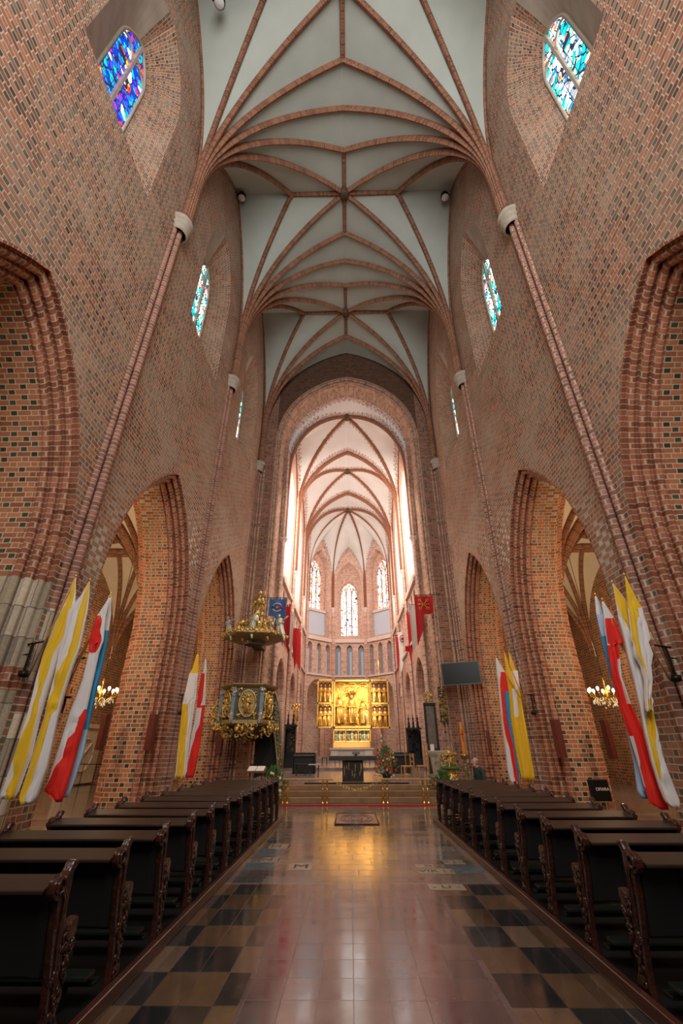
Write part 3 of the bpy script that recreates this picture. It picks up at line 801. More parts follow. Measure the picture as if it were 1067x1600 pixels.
WHITE = plain('white_cloth', 'DCD8D6', .8); YEL = plain('yellow_cloth', 'E3B81E', .75)
SKY = plain('sky_blue_cloth', '2E8FC0', .75); PBLUE = plain('pale_blue_cloth', 'A9C0DC', .8)
BLUE = plain('banner_blue', '3E66A0', .8); GREYC = plain('banner_grey', 'BDB4AE', .8)
SKIN = plain('skin', 'C99A80', .55); JACKET = plain('dark_green_jacket', '1B3434', .7, var=.2, scale=20); TROUS = plain('dark_trousers', '181A20', .8); HAIR = plain('grey_hair', '6A625C', .8)
LEAF = plain('leaf_green', '3E6A2A', .55, var=.4, scale=30); PETR = plain('red_petal', 'C8201C', .5); PETW = plain('cream_petal', 'E8E2C4', .6); PETO = plain('orange_petal', 'E07A30', .5)
WOODBR = plain('brown_wood', '6A3A22', .4, var=.25, scale=6)
MARBLE = plain('pale_marble', 'CFC4B0', .35, var=.12, scale=3)
DKSTONE = plain('dark_altar_stone', '3A3834', .35, var=.25, scale=4)
ALTARB = plain('altar_block', '2E2018', .35, var=.6, scale=5)
WAX = plain('orange_wax', 'E0851E', .4); CANDLE = plain('cream_wax', 'EAD9A8', .5)
SCREEN = plain('dark_screen', '0B100E', .3, spec=.3); FRAME = plain('grey_plastic_frame', '4A4E4C', .4)
LAMPW = plain('lamp_white', 'D8D8D8', .4); BULB = plain('bulb', 'FFF0D0', .4, emis='FFE2B0', es=14)
CRYSTAL = plain('crystal', 'E8DCC0', .15, spec=1.0, emis='FFE0B0', es=.35)
PAPER = plain('paper', 'E8E4DA', .7); INK = plain('dark_ink', '40362F', .8)
SLAB = plain('pale_slab', 'A09482', .22, var=.12, scale=5); BLUESL = plain('blue_slab', '5E7078', .2, var=.2, scale=5); RELIEF = plain('bronze_slab', '7A5A50', .3, var=.3, scale=10)
REDCARP = plain('red_carpet', 'A8222A', .9)

def text(name, body, size, loc, rot, mat, parent=None, ext=.004):
    c = bpy.data.curves.new(name, 'FONT'); c.body = body; c.size = size; c.extrude = ext; c.align_x = 'CENTER'; c.align_y = 'CENTER'
    c.materials.append(mat)
    tmp = bpy.data.objects.new(name, c); COL.objects.link(tmp); bpy.context.view_layer.update()
    me = bpy.data.meshes.new_from_object(tmp.evaluated_get(bpy.context.evaluated_depsgraph_get())); me.name = name
    bpy.data.objects.remove(tmp); bpy.data.curves.remove(c)
    o = bpy.data.objects.new(name, me); COL.objects.link(o); o.location = loc; o.rotation_euler = rot; o.parent = parent
    return o
def figure(mb, x, y, z, h, m=0, arms=True, lean=0, seed=0):
    # robed standing figure: fluted robe, shoulders, head, forearms
    r = random.Random(seed); q = h
    T = Matrix.Translation((x, y, z)) @ Matrix.Rotation(lean, 4, 'Y')
    pr = [(.17, 0), (.165, .06), (.14, .2), (.125, .38), (.12, .5), (.135, .6), (.145, .7), (.135, .77), (.09, .815), (.045, .84), (.04, .86)]
    mb.lathe([(a*q, b*q) for a, b in pr], (0, 0, 0), 14, m, fold=.13, nf=6, T=T, sy=.72)
    hd = T @ Vector((0, -.01*q, .925*q)); mb.ball(hd, .066*q, m, 10, (1, 1.05, 1.2))
    mb.ball(hd + Vector((0, .02*q, .025*q)), .075*q, m, 8, (1, .9, 1.0), .08)
    if arms:
        for s in (-1, 1):
            sh = T @ Vector((s*.12*q, 0, .74*q)); el = T @ Vector((s*.17*q, -.05*q, .56*q)); ha = T @ Vector((s*r.uniform(.0, .08)*q, -.15*q, r.uniform(.56, .66)*q))
            mb.tube([sh, el, ha], [.038*q, .032*q, .02*q], 7, m)
    for k in range(5):
        u = r.uniform(-.1, .1); mb.tube([T @ Vector((u*q, -.10*q, .60*q)), T @ Vector(((u + r.uniform(-.04, .04))*q, -.115*q, .35*q)), T @ Vector(((u*1.5)*q, -.135*q, .03*q))], [.012*q, .02*q, .026*q], 5, m)
def lumps(mb, c, ext, n, r, m=0, seed=0):
    # carved scrollwork: curls and leaf lumps scattered in a box
    R = random.Random(seed)
    for _ in range(n):
        p = [c[i] + R.uniform(-ext[i], ext[i]) for i in range(3)]; s = r * R.uniform(.55, 1.25)
        if R.random() < .5:
            a0 = R.uniform(0, 6.28); k = R.choice((-1, 1))
            mb.tube([(p[0] + s*(1.4 - .13*j)*math.cos(a0 + k*.6*j), p[1] - .02*j*s, p[2] + s*(1.4 - .13*j)*math.sin(a0 + k*.6*j)) for j in range(9)], [s*(.42 - .035*j) for j in range(9)], 5, m)
        else: mb.ball(p, s, m, 7, (1, .8, R.uniform(.7, 1.4)), .18)

# ------------------------------------------------------------------ pews
def make_pew(L, flip, name_label, group):
    # local frame: x outward from the aisle end, y towards the altar; flip mirrors x
    sx = -1 if flip else 1
    t = thing('church_pew', name_label, 'pew', group=group)
    prof = [(-.10, .82), (-.135, .86), (-.13, .92), (-.08, .955), (-.03, .94), (.0, .955), (.03, 1.0), (.08, 1.005), (.10, .975), (.075, .955), (.06, .93), (.07, .86), (.075, .78), (.09, .70), (.13, .655), (.18, .645), (.225, .67), (.265, .66), (.28, .62), (.265, .55), (.25, .47), (.225, .38), (.215, .30), (.225, .22), (.26, .16), (.31, .10), (.33, .04), (.33, 0), (.13, 0), (.14, .10), (.13, .20), (.10, .32), (.06, .44), (.02, .56), (-.01, .66), (-.02, .74), (-.04, .80)]
    for e, x in ((0, 0), (1, L)):
        mb = MB()
        mb.prism(prof, x - .03, x + .03, lambda u, v, w: (sx*w, u, v))
        o = mb.build('end_panel', PEWEND, t, bevel=.012)
        cv = MB(); R = random.Random(3)
        fx = x - .035 if e == 0 else x + .035
        for k in range(34):
            zz = R.uniform(.03, .60); lo = .13 - max(0, zz - .15)*.28; hi = .31 - min(zz, .25)*.36 if zz < .25 else .22 + (zz - .25)*.14
            yy = R.uniform(lo + .02, hi - .02)
            cv.tube([(sx*fx, yy + .020*math.cos(a), zz + .028*math.sin(a)) for a in [k + j*.7 for j in range(6)]], [.010, .011, .010, .009, .007, .004], 5)
        for kk in range(2): cv.tube([(sx*fx, y_ + .02*kk, z_) for y_, z_ in ((-.06, .88), (.01, .80), (.025, .70), (.04, .6), (.08, .46), (.13, .32), (.165, .18))], .008, 5)
        cv.tube([(sx*fx, -.075 + .04*math.cos(a), .89 + .04*math.sin(a)) for a in [j*.6 for j in range(10)]], .012, 5)
        cv.build('carving', PEWEND, o)
    xs = (.03, L - .03)
    def bx(x0, x1, y0, y1, z0, z1, mb): mb.b2(sx*x0, sx*x1, y0, y1, z0, z1)
    mb = MB(); mb.prism([(-.165, .862), (-.165, .885), (.03, .932), (.035, .905)], xs[0], xs[1], lambda u, v, w: (sx*w, u, v)); mb.build('top_rail', PEWTOP, t, bevel=.006)
    mb = MB(); mb.prism([(-.04, .86), (-.01, .87), (.09, .42), (.06, .42)], xs[0], xs[1], lambda u, v, w: (sx*w, u, v))
    for k in range(5):
        x0 = xs[0] + (L-.06)*k/4; x0 = min(max(x0, .07), L - .07)
        mb.prism([(-.055, .86), (-.04, .86), (.06, .42), (.045, .42)], x0 - .035, x0 + .035, lambda u, v, w: (sx*w, u, v))
    mb.build('backrest', PEWDARK, t)
    mb = MB(); bx(xs[0], xs[1], .07, .42, .40, .435, mb); mb.build('seat', PEWDARK, t, bevel=.01)
    mb = MB(); bx(xs[0], xs[1], -.16, -.02, .17, .205, mb); bx(.2, .24, -.14, -.04, .0, .17, mb); bx(L-.24, L-.2, -.14, -.04, .0, .17, mb); bx(xs[0], xs[1], -.02, .08, .10, .13, mb)
    mb.build('kneeler', KNEEL, t, bevel=.01)
    return t
YL = [3.67, 4.53, 5.42, 6.32, 7.15, 8.02, 8.92, 9.82, 10.68, 11.52, 12.38, 13.2]
YR = [4.37, 5.22, 6.08, 6.92, 7.79, 8.66, 9.52, 10.38, 11.24, 12.1, 12.96]
WORDS = ['first', 'second', 'third', 'fourth', 'fifth', 'sixth', 'seventh', 'eighth', 'ninth', 'tenth', 'eleventh', 'twelfth']
pews = {}
pl = make_pew(1.66, True, '', 'pews left of the aisle'); pl_first = True
for i, y in enumerate(YL):
    o = pl if i == 0 else copy_tree(pl)
    o.location = (-1.93, y, .02)
    o['label'] = 'dark carved wooden pew left of the aisle, ' + ('nearest the camera' if i == 0 else 'last before the brass rail' if i == 11 else WORDS[i] + ' from the camera')
pr_ = make_pew(1.42, False, '', 'pews right of the aisle')
for i, y in enumerate(YR):
    o = pr_ if i == 0 else copy_tree(pr_)
    o.location = (2.21, y, .02)
    o['label'] = 'dark carved wooden pew right of the aisle, ' + ('nearest the camera' if i == 0 else 'last before the brass rail' if i == 10 else WORDS[i] + ' from the camera')
mb = MB(); mb.b2(-1.90, -3.75, 1.5, 13.75, 0, .02); struct('trim_pew_platform_left', mb, [PEWDARK])
mb = MB(); mb.b2(2.17, 3.8, 1.5, 13.5, 0, .02); struct('trim_pew_platform_right', mb, [PEWDARK])
for s, x, y1, nm in ((-1, -1.86, 13.8, 'left'), (1, 2.13, 13.6, 'right')):
    mb = MB(); mb.b2(x - .035, x + .035, 1.5, y1, 0, .10); struct('trim_kerb_' + nm, mb, [BEAM], bevel=.01)

# ------------------------------------------------------------------ sanctuary floor, steps, rail
mb = MB()
for i, (y, z) in enumerate(((17.75, .16), (18.15, .32), (18.55, .48))): mb.b2(-4.2, 4.2, y, 19.0, z - .16, z)
struct('floor_sanctuary_steps', mb, [STEPW], bevel=.01)
mb = MB(); mb.b2(-4.4, 4.4, 18.9, 55, .0, .48); mb.b2(-4.4, 4.4, 29.0, 55, .48, .64); mb.b2(-4.3, 4.3, 38.5, 55, .64, .9)
SANF = plain('sanctuary_floor_stone', '8E7C74', .22, var=.3, scale=2)
struct('floor_sanctuary', mb, [SANF])
mb = MB(); mb.b2(-1.75, 2.15, 18.95, 19.3, .48, .52); tag(mb.build('floor_vent_strip', IRON), 'long dark strip on the sanctuary floor edge before the block altar', 'strip')
mb = MB(); mb.b2(-2.35, 2.75, 16.95, 17.15, 0, .03); tag(mb.build('red_carpet_strip', REDCARP), 'narrow red carpet strip along the foot of the brass rail', 'carpet')
for k, (xa, xb, posts) in enumerate(((-2.42, -.62, (-2.25, -.9)), (1.0, 2.72, (1.15, 2.52)))):
    r = thing('communion_rail', 'brass communion rail with paired balusters, ' + ('left' if k == 0 else 'right') + ' of the hanging chain', 'railing', ((xa+xb)/2, 17.4, 0), group='communion rails')
    o0 = (xa+xb)/2
    mb = MB(); mb.b2(xa - o0, xb - o0, -.06, .06, .70, .75); mb.build('handrail', OAK, r, bevel=.012)
    for px in posts:
        for dx in (-.075, .075):
            mb = MB(); mb.lathe([(.045, 0), (.045, .03), (.02, .06), (.03, .12), (.042, .18), (.022, .26), (.016, .34), (.036, .38), (.036, .41), (.016, .45), (.026, .54), (.038, .60), (.018, .66), (.03, .70)], (px + dx - o0, 0, .02), 12)
            mb.build('baluster', BRASS, r)
mb = MB(); n = 16
for i in range(n):
    a, b = i / n, (i + 1) / n
    P = lambda q: Vector((-.62 + 1.62*q, 17.4, .70 - .28*math.sin(PI*q)))
    m_ = (P(a) + P(b)) / 2
    mb.tube([m_ + Vector((.045*math.cos(t_), .012*math.sin(t_) if i % 2 else .0, .025*math.sin(t_))) for t_ in [2*PI*k/8 for k in range(9)]], .007, 5)
tag(mb.build('rail_chain', BRASS), 'thin brass chain hanging between the two communion rails', 'chain')

# ------------------------------------------------------------------ floor slabs
def slab(name, px, label, cat, mat, words=(), group=None, z=.004):
    P = [at_z(a, b, 0) for a, b in px]
    x0, x1 = min(P[0].x, P[2].x), max(P[1].x, P[3].x) if len(P) > 3 else P[1].x
    y0, y1 = min(p.y for p in P), max(p.y for p in P)
    mb = MB(); mb.b2(x0, x1, y0, y1, -.02, z); o = tag(mb.build(name, mat), label, cat, group)
    for w, u in words: text('lettering', w, (y1-y0)*.75, (x0 + (x1-x0)*u, (y0+y1)/2, z + .001), (0, 0, 0), INK, o, .001)
    return o
for px, w, lb in (
    (((728, 1322), (775, 1330)), [('H', .3), ('I I', .7)], 'pale inscribed floor slab on the right, farthest from the camera'),
    (((694, 1344), (722, 1350)), [('D J V', .5)], 'small pinkish inscribed floor slab near the right kerb'),
    (((650, 1351), (676, 1356)), [('H', .7)], 'small pale floor slab left of the small pinkish slab'),
    (((655, 1358), (706, 1365)), [('VIK I I', .5)], 'pale floor slab lettered VIK, right of the golden reflection'),
    (((672, 1382), (722, 1391)), [('- U -', .5)], 'pale inscribed slab nearest the camera on the right'),
    (((424, 1319), (448, 1326)), [('H I', .6)], 'pale inscribed floor slab near the left kerb, farthest'),
    (((412, 1340), (436, 1347)), [('N I', .5)], 'pale inscribed floor slab near the left kerb between two blue slabs'),
    (((455, 1349), (486, 1360)), [('M', .5)], 'pale slab lettered M at the left of the aisle')):
    slab('floor_slab', (px[0], (px[1][0], px[0][1]), (px[0][0], px[1][1]), px[1]), lb, 'floor slab', SLAB, w, 'inscribed floor slabs')
for px, lb in ((((404, 1328), (442, 1336)), 'blue grey floor slab on the left, farther'), (((386, 1348), (424, 1357)), 'blue grey floor slab on the left, nearer'), (((712, 1355), (752, 1363)), 'blue grey floor slab by the right kerb')):
    slab('floor_slab', (px[0], (px[1][0], px[0][1]), (px[0][0], px[1][1]), px[1]), lb, 'floor slab', BLUESL, (), 'blue grey floor slabs')
mb = MB(); mb.b2(-.42, .68, 13.1, 15.1, -.02, .012)
rs = tag(mb.build('relief_slab', RELIEF), 'reddish bronze relief slab set in the aisle floor before the rail', 'floor slab')
mb = MB()
for a in range(2): mb.tube([(.13 + (.33+.1*a)*math.cos(t_), 14.1 + (.6+.18*a)*math.sin(t_), .014) for t_ in [2*PI*k/32 for k in range(33)]], .012, 5)
mb.tube([(.13 - .15, 13.8, .014), (.13 - .15, 14.4, .014), (.13, 14.6, .014), (.28, 14.4, .014), (.28, 13.8, .014), (.13, 13.6, .014), (-.02, 13.8, .014)], .012, 5)
for k in range(10): mb.ball((.13 + random.uniform(-.2, .2), 14.1 + random.uniform(-.35, .35), .012), .05, 0, 8, (1, 1, .3))
mb.build('coat_of_arms', RELIEF, rs)
mb = MB()
for a, b in (((-.42, 13.1), (.68, 13.1)), ((.68, 13.1), (.68, 15.1)), ((.68, 15.1), (-.42, 15.1)), ((-.42, 15.1), (-.42, 13.1))): mb.tube([(a[0], a[1], .012), (b[0], b[1], .012)], .018, 6)
mb.build('border', BEAM, rs)

# ------------------------------------------------------------------ flags
def flag(label, Y, rows, mats, pole, group, ycur=0, pl=3, amp=.035, seed=0):
    # rows: (photo row, [edge positions], [material of each stripe]); cloth hangs in folds from the slanting pole
    R = random.Random(seed)
    t = thing('flag', label, 'flag', at(rows[0][1][0], rows[0][0], Y), group=group); O = t.location
    mb = MB(); grid = []; nst = len(rows[0][1]) - 1; sub = 5
    fine = []
    for i in range(len(rows) - 1):
        a, b = rows[i], rows[i+1]; n = max(1, int((b[0]-a[0]) / 5))
        for k in range(n):
            f = k / n; f_ = f
            fine.append((a[0] + (b[0]-a[0])*f, [p + (q-p)*f_ for p, q in zip(a[1], b[1])], a[2]))
    fine.append(rows[-1])
    ph = R.uniform(0, 6)
    for i, (py, xs, mt) in enumerate(fine):
        row = []; L0, L1 = xs[0], xs[-1]
        for s in range(nst):
            for k in range(sub + (1 if s == nst-1 else 0)):
                x = xs[s] + (xs[s+1]-xs[s]) * k / sub
                u = (x - L0) / max(L1 - L0, 1e-6)
                w = min(1, i / 12)
                dy = amp * w * (math.sin(u*2*PI*pl + ph + i*.02) + .4*math.sin(u*2*PI*(pl*2.3) + i*.05))
                p = at(x, py + (R.uniform(-.0, .0)), Y) ; row.append(mb.vert((p.x - O.x, p.y - O.y + dy, p.z - O.z)))
        grid.append((row, mt))
    for i in range(len(grid) - 1):
        for j in range(len(grid[i][0]) - 1):
            s = min(j // sub, nst - 1)
            mb.face([grid[i][0][j], grid[i+1][0][j], grid[i+1][0][j+1], grid[i][0][j+1]], None, grid[i][1][s], True)
    mb.build('cloth', mats, t, solid=.006)
    a = at(pole[0], pole[1], Y + .03) - O; b = at(pole[2], pole[3], 9.0 if Y < 12 else Y + .25) - O
    mb = MB(); d = (a - b).normalized(); mb.tube([b, a + d*.02], .016, 8); mb.build('pole', OAK, t)
    mb = MB(); mb.lathe([(.001, .08), (.014, .05), (.02, .02), (.012, 0)], a + d*.02, 8); mb.build('finial', BRASS, t)
    return t
W_, Y_, R_, S_, P_ = 0, 1, 2, 3, 4; FM = [WHITE, YEL, RED, SKY, PBLUE]
C = [W_, Y_, W_]
flag('yellow and white flag on the near left pier, leftmost of its cluster', 8.7, [
 (903, [116.5, 116.6, 118.5, 118.6], C), (925, [109, 109.5, 117, 118], C), (945, [98, 103, 114, 117], C), (975, [84, 90, 110, 115], C), (997, [75, 82, 101, 107], C), (1020, [66, 71, 86, 92], C),
 (1060, [55, 61, 72, 79], C), (1082, [50, 56, 67, 72], C), (1120, [41, 46, 58, 60], C), (1180, [22, 26, 44, 46], C), (1235, [3, 11, 24, 26], C), (1249, [0, 9, 17, 18], C)], FM, (117.5, 903, 42, 1062), 'flags on the near left pier', amp=.05, seed=1)
flag('yellow and white flag on the near left pier, second from the left', 8.55, [
 (909, [138.6, 138.7, 140, 140.2], C), (930, [127, 131, 138, 140], C), (955, [107, 122, 134, 138], C), (990, [100, 116, 127, 131], C), (1012, [93, 108, 122, 126], C), (1052, [85, 91, 108, 111], C), (1090, [74, 76, 96, 99], C),
 (1122, [67, 68, 80, 90], C), (1160, [54, 55, 70, 82], C), (1200, [43, 44, 58, 73], C), (1245, [28, 29, 38, 57], C), (1257, [33, 34, 39, 48], C)], FM, (139.5, 909, 100, 1070), 'flags on the near left pier', amp=.05, seed=2)
D = [R_, W_, R_]; D0 = [W_, W_, W_]
flag('red and white flag on the near left pier, red corner lowest', 9.0, [
 (934, [170, 170.2, 171.5, 172], D0), (955, [156, 158, 164, 166], D0), (962, [150.5, 158, 158.2, 165], [R_, R_, W_]), (1000, [136, 158, 158.2, 160], [R_, R_, W_]), (1020, [140, 142, 151, 153], D0), (1060, [130, 131, 143, 144], D0), (1108, [109, 110, 131, 133], [W_, W_, R_]),
 (1122, [104, 105, 126, 132], [W_, W_, R_]), (1165, [92, 93, 103, 120], [W_, W_, R_]), (1200, [82, 83, 87, 111], [W_, W_, R_]), (1236, [70, 70.5, 71, 101], [W_, W_, R_]), (1253, [88, 88.3, 88.6, 95], [W_, W_, R_])], FM, (171, 934, 103, 1068), 'flags on the near left pier', amp=.05, seed=3)
flag('pale blue and white flag behind the red and white flag, left', 9.2, [
 (930, [170, 172, 174], [W_, W_]), (960, [163, 166, 173], [W_, W_]), (985, [158, 163, 169], [W_, S_]), (1025, [150, 155, 162], [W_, S_]), (1070, [142, 143, 151], [W_, S_]), (1120, [128, 131, 140], [W_, S_]), (1140, [124, 127, 136], [W_, P_]),
 (1180, [114, 117, 128], [W_, P_]), (1232, [101, 103, 111], [W_, P_]), (1246, [99, 100, 104], [S_, S_])], FM, (172, 930, 108, 1068), 'flags on the near left pier', amp=.045, seed=4)
# near right cluster
flag('pale blue flag on the near right pier, leftmost of its cluster', 9.2, [
 (932, [929, 931, 932], [W_, P_]), (960, [931, 938, 946], [P_, W_]), (992, [938, 945, 951], [P_, W_]), (994, [938, 948, 952], [S_, W_]), (1030, [947, 953, 956], [S_, P_]), (1056, [953, 959, 962], [S_, P_]), (1075, [960, 964, 969], [P_, P_]), (1130, [976, 985, 991], [P_, P_]), (1190, [990, 998, 1004], [P_, P_]), (1236, [996, 1004, 1010], [P_, S_]), (1248, [1004, 1008, 1012], [P_, S_])], FM, (931, 932, 1003, 1068), 'flags on the near right pier', amp=.045, seed=5)
E3 = [W_, R_, W_]
flag('red flag with a white fold on the near right pier', 9.0, [
 (940, [940, 941, 942, 943], D0), (966, [943, 946, 957, 958], [W_, R_, R_]), (1004, [947, 951, 971, 972], [W_, R_, R_]), (1008, [948, 952, 962, 964], [R_, R_, R_]), (1030, [951, 958, 963, 966], [R_, R_, W_]), (1058, [957, 961, 966, 969], [R_, R_, W_]), (1100, [967, 970, 980, 983], [R_, R_, R_]), (1150, [983, 988, 1002, 1006], [W_, R_, R_]),
 (1190, [996, 1000, 1014, 1018], [W_, R_, R_]), (1230, [1007, 1009, 1026, 1031], [R_, R_, R_]), (1254, [1014, 1016, 1036, 1041], [R_, R_, R_]), (1265, [1034, 1036, 1040, 1042], [R_, R_, R_])], FM, (942, 940, 1000, 1068), 'flags on the near right pier', amp=.05, seed=6)
flag('white and yellow flag on the near right pier, the longer one', 8.8, [
 (912, [957, 957.2, 958.2, 958.4], C), (940, [963, 963.5, 979, 980], C), (966, [968, 970, 983, 985], C), (975, [970, 977, 983, 988], C), (1000, [976, 988, 996, 998], C), (1030, [982, 996, 1005, 1008], C), (1062, [991, 1006, 1011, 1016], C), (1110, [1001, 1009, 1017, 1021], C), (1150, [1008, 1013, 1024, 1030], C),
 (1190, [1017, 1020, 1028, 1040], C), (1230, [1029, 1030, 1035, 1054], C), (1250, [1037, 1038, 1041, 1062], C), (1262, [1048, 1049, 1050, 1062], C)], FM, (957.5, 912, 1048, 1064), 'flags on the near right pier', amp=.05, seed=7)
flag('yellow and white flag on the near right pier, the upper shorter one', 8.6, [
 (901, [976, 976.2, 977, 977.3], [Y_]*3), (930, [980, 981, 990, 992], [Y_, Y_, Y_]), (950, [983, 984, 996, 1004], C), (975, [987, 988, 996, 1013], C), (998, [989, 990, 998, 1019], C), (1004, [992, 993, 999, 1015], C), (1022, [993, 995, 1001, 1023], C), (1040, [1003, 1004, 1007, 1018], C), (1062, [1008, 1010, 1011, 1020], C), (1090, [1009, 1010, 1013, 1019], [W_, Y_, W_]), (1112, [1010, 1012, 1018, 1020], [W_, Y_, Y_])], FM, (976.5, 901, 1056, 1064), 'flags on the near right pier', amp=.05, seed=8)
# second pier
F3 = [W_, R_, S_]
flag('white and red flag with blue edge on the second right pier', 16.25, [
 (1028, [774.4, 774.8, 775.5, 776], D0), (1050, [776, 782, 788, 789], [W_, R_, R_]), (1077, [779, 781, 793, 794], [W_, R_, R_]), (1080, [779, 781, 789, 795], [W_, R_, S_]), (1130, [784, 787, 793, 798], F3), (1170, [789, 795, 802, 805], F3), (1205, [793, 802, 808, 811], F3), (1220, [797, 806, 809, 812], F3), (1228, [806, 808, 811, 812], [S_, S_, S_])], FM, (775, 1028, 829, 1116), 'flags on the second right pier', amp=.06, seed=9)
flag('yellow flag on the second right pier, left of the pair', 16.5, [
 (1019, [787.4, 787.6, 788], [Y_, Y_]), (1047, [790, 793, 797], [Y_, Y_]), (1076, [794, 799, 806], [Y_, W_]), (1120, [798, 803, 810], [Y_, Y_]), (1170, [805, 811, 819], [Y_, Y_]), (1205, [812, 818, 825], [Y_, Y_]), (1218, [815, 820, 826], [Y_, W_])], FM, (788, 1019, 828, 1116), 'flags on the second right pier', amp=.06, seed=10)
flag('yellow and white flag on the second right pier, right of the pair', 16.75, [
 (1019, [794.5, 795, 795.5], [Y_, Y_]), (1046, [797, 801, 805], [Y_, Y_]), (1048, [796, 799, 809], [Y_, W_]), (1074, [799, 802, 812], [Y_, W_]), (1078, [800, 806, 812], [Y_, Y_]), (1120, [806, 812, 819], [Y_, Y_]), (1170, [813, 821, 828], [Y_, Y_]), (1205, [819, 828, 834], [Y_, Y_]), (1219, [822, 829, 836], [Y_, Y_])], FM, (795, 1019, 833, 1116), 'flags on the second right pier', amp=.06, seed=11)
flag('yellow and white flag on the second left pier', 16.7, [
 (1022, [307.5, 308, 310, 310.3], [Y_]*3), (1046, [300, 301, 309, 310], [Y_]*3), (1052, [296, 297, 308, 309], [W_]*3), (1090, [287, 288, 303, 306], [W_]*3), (1100, [285, 286, 294, 304], [Y_, Y_, W_]), (1150, [280, 281, 291, 297], [W_, Y_, W_]), (1205, [275, 277, 288, 292], [W_, Y_, W_]), (1217, [273, 275, 284, 287], [P_, Y_, W_])], FM, (309, 1022, 280, 1112), 'flags on the second left pier', amp=.06, seed=12)
flag('white and red twisted flag on the second left pier', 16.85, [
 (1030, [320.5, 321, 322], [W_, W_]), (1049, [317, 319, 323], [W_, W_]), (1052, [315, 320, 322], [R_, W_]), (1080, [309, 318, 321], [R_, W_]), (1102, [307, 314, 320], [R_, R_]), (1106, [306, 315, 319], [W_, R_]), (1132, [302, 311, 316], [W_, R_]), (1160, [297, 301, 312], [W_, R_]), (1190, [294, 295, 307], [R_, R_]), (1215, [290, 292, 301], [R_, R_])], FM, (321, 1030, 286, 1112), 'flags on the second left pier', amp=.06, seed=13)
# wall brackets
def bracket(label, P, s, group):
    t = thing('flag_holder', label, 'flag holder', P, group=group)
    mb = MB(); mb.b2(-.02, .02, -.02, .02, -.32, .32); mb.tube([(0, 0, .30), (-s*.28, -.12, .32), (s*.12, .02, .30)], .018, 6)
    mb.tube([(0, 0, -.24), (-s*.12, -.05, -.26)], .02, 6); mb.tube([(s*.02, 0, .1), (s*.22, .10, .1)], .015, 6); mb.build('arm', IRON, t)
    mb = MB(); mb.lathe([(.02, -.06), (.09, -.04), (.10, .06), (.085, .06), (.07, -.02)], (-s*.05, -.06, -.30), 12); mb.build('cup', IRON, t)
for px, py, Y, lb, g in ((44, 1030, 8.95, 'black iron flag holder with two cups on the near left pier', None), (110, 1055, 9.35, 'smaller iron flag holder behind the red and white flag, near left pier', None), (1048, 1036, 8.95, 'black iron flag holder on the near right pier', None), (832, 1100, 17.1, 'small iron flag holder on the second right pier', None), (283, 1100, 17.1, 'small iron flag holder on the second left pier', None)):
    bracket(lb, at(px, py, Y), 1 if px > 500 else -1, 'flag holders on the piers')
# candle sconces on the near piers
for (px, py, s, lb) in ((103, 1090, -1, 'iron wall sconce with a yellow candle on the near left pier'), (1012, 1110, 1, 'black iron wall sconce curling over the white flag on the near right pier')):
    P = at(px, py, 8.9); t = thing('wall_sconce', lb, 'sconce', P)
    mb = MB(); mb.tube([(0, 0, -.02), (s*.03, .06, -.14), (s*.12, .2, -.24), (s*.2, .32, -.2)], .02, 7); mb.lathe([(.02, -.02), (.10, 0), (.11, .02), (.02, .01)], (0, 0, 0), 12); mb.build('arm', IRON, t)
    if s < 0:
        mb = MB(); mb.lathe([(.001, .22), (.045, .22), (.045, .0)], (0, 0, 0), 10); mb.build('candle', WAX, t)

# ------------------------------------------------------------------ banners of the chancel
def banner(label, Y, px, mat, rod, emblem=None, group='church banners hanging in the chancel'):
    c0 = at(px[0][0], px[0][1], Y); t = thing('banner', label, 'banner', c0, group=group)
    P = [at(a, b, Y) - c0 for a, b in px]
    mb = MB(); mb.face([mb.vert(p) for p in P]); o = mb.build('cloth', mat, t)
    bm = bmesh.new(); bm.from_mesh(o.data); bmesh.ops.triangulate(bm, faces=bm.faces); bmesh.ops.subdivide_edges(bm, edges=bm.edges, cuts=3, use_grid_fill=True)
    for v in bm.verts: v.co.y += .05*math.sin(v.co.x*9 + 1) + .02*math.sin(v.co.z*2.0)
    bm.to_mesh(o.data); bm.free(); sd = o.modifiers.new('s', 'SOLIDIFY'); sd.thickness = .012
    r0, r1 = at(rod[0], rod[1], Y) - c0, at(rod[2], rod[3], Y) - c0
    mb = MB(); mb.tube([r0 + Vector((0, .02, .04)), r1 + Vector((0, .02, .04))], .022, 6); mb.build('rod', IRON, t)
    sd_ = -1 if px[0][0] < 533 else 1; e_ = (r0 if sd_ < 0 else r1) + Vector((0, .02, .04)); wx = sd_*4.72 - c0.x if Y > 27 else sd_*5.7 - c0.x
    mb = MB(); mb.tube([e_, Vector((wx, (1.4 if Y > 27 else 26.25 - Y), .5))], .02, 6); mb.build('wall_bracket', IRON, t)
    mb = MB()
    for k in range(4):
        p = r0.lerp(r1, (k + .5) / 4) + Vector((0, .02, 0)); mb.box(p, (.07, .05, .12))
    mb.build('hanging_loops', mat, t)
    if emblem: emblem(t, c0)
def em_blue(t, c0):
    c = at(433, 949, 25.3) - c0; e = []
    mb = MB(); mb.tube([c + Vector((.27*math.cos(a), 0, .24*math.sin(a))) for a in [.5 + k*.35 for k in range(16)]], .04, 6); mb.box(c, (.12, .04, .08)); mb.build('emblem', GREYC, t)
    mb = MB(); mb.ball(c + Vector((-.24, -.02, 0)), .10, 0, 10, (1, .3, 1)); mb.build('emblem_dark_disc', GREENBLK, t)
    mb = MB(); mb.ball(c + Vector((.22, -.02, 0)), .10, 0, 10, (1, .3, 1)); mb.build('emblem_red_disc', DRED, t)
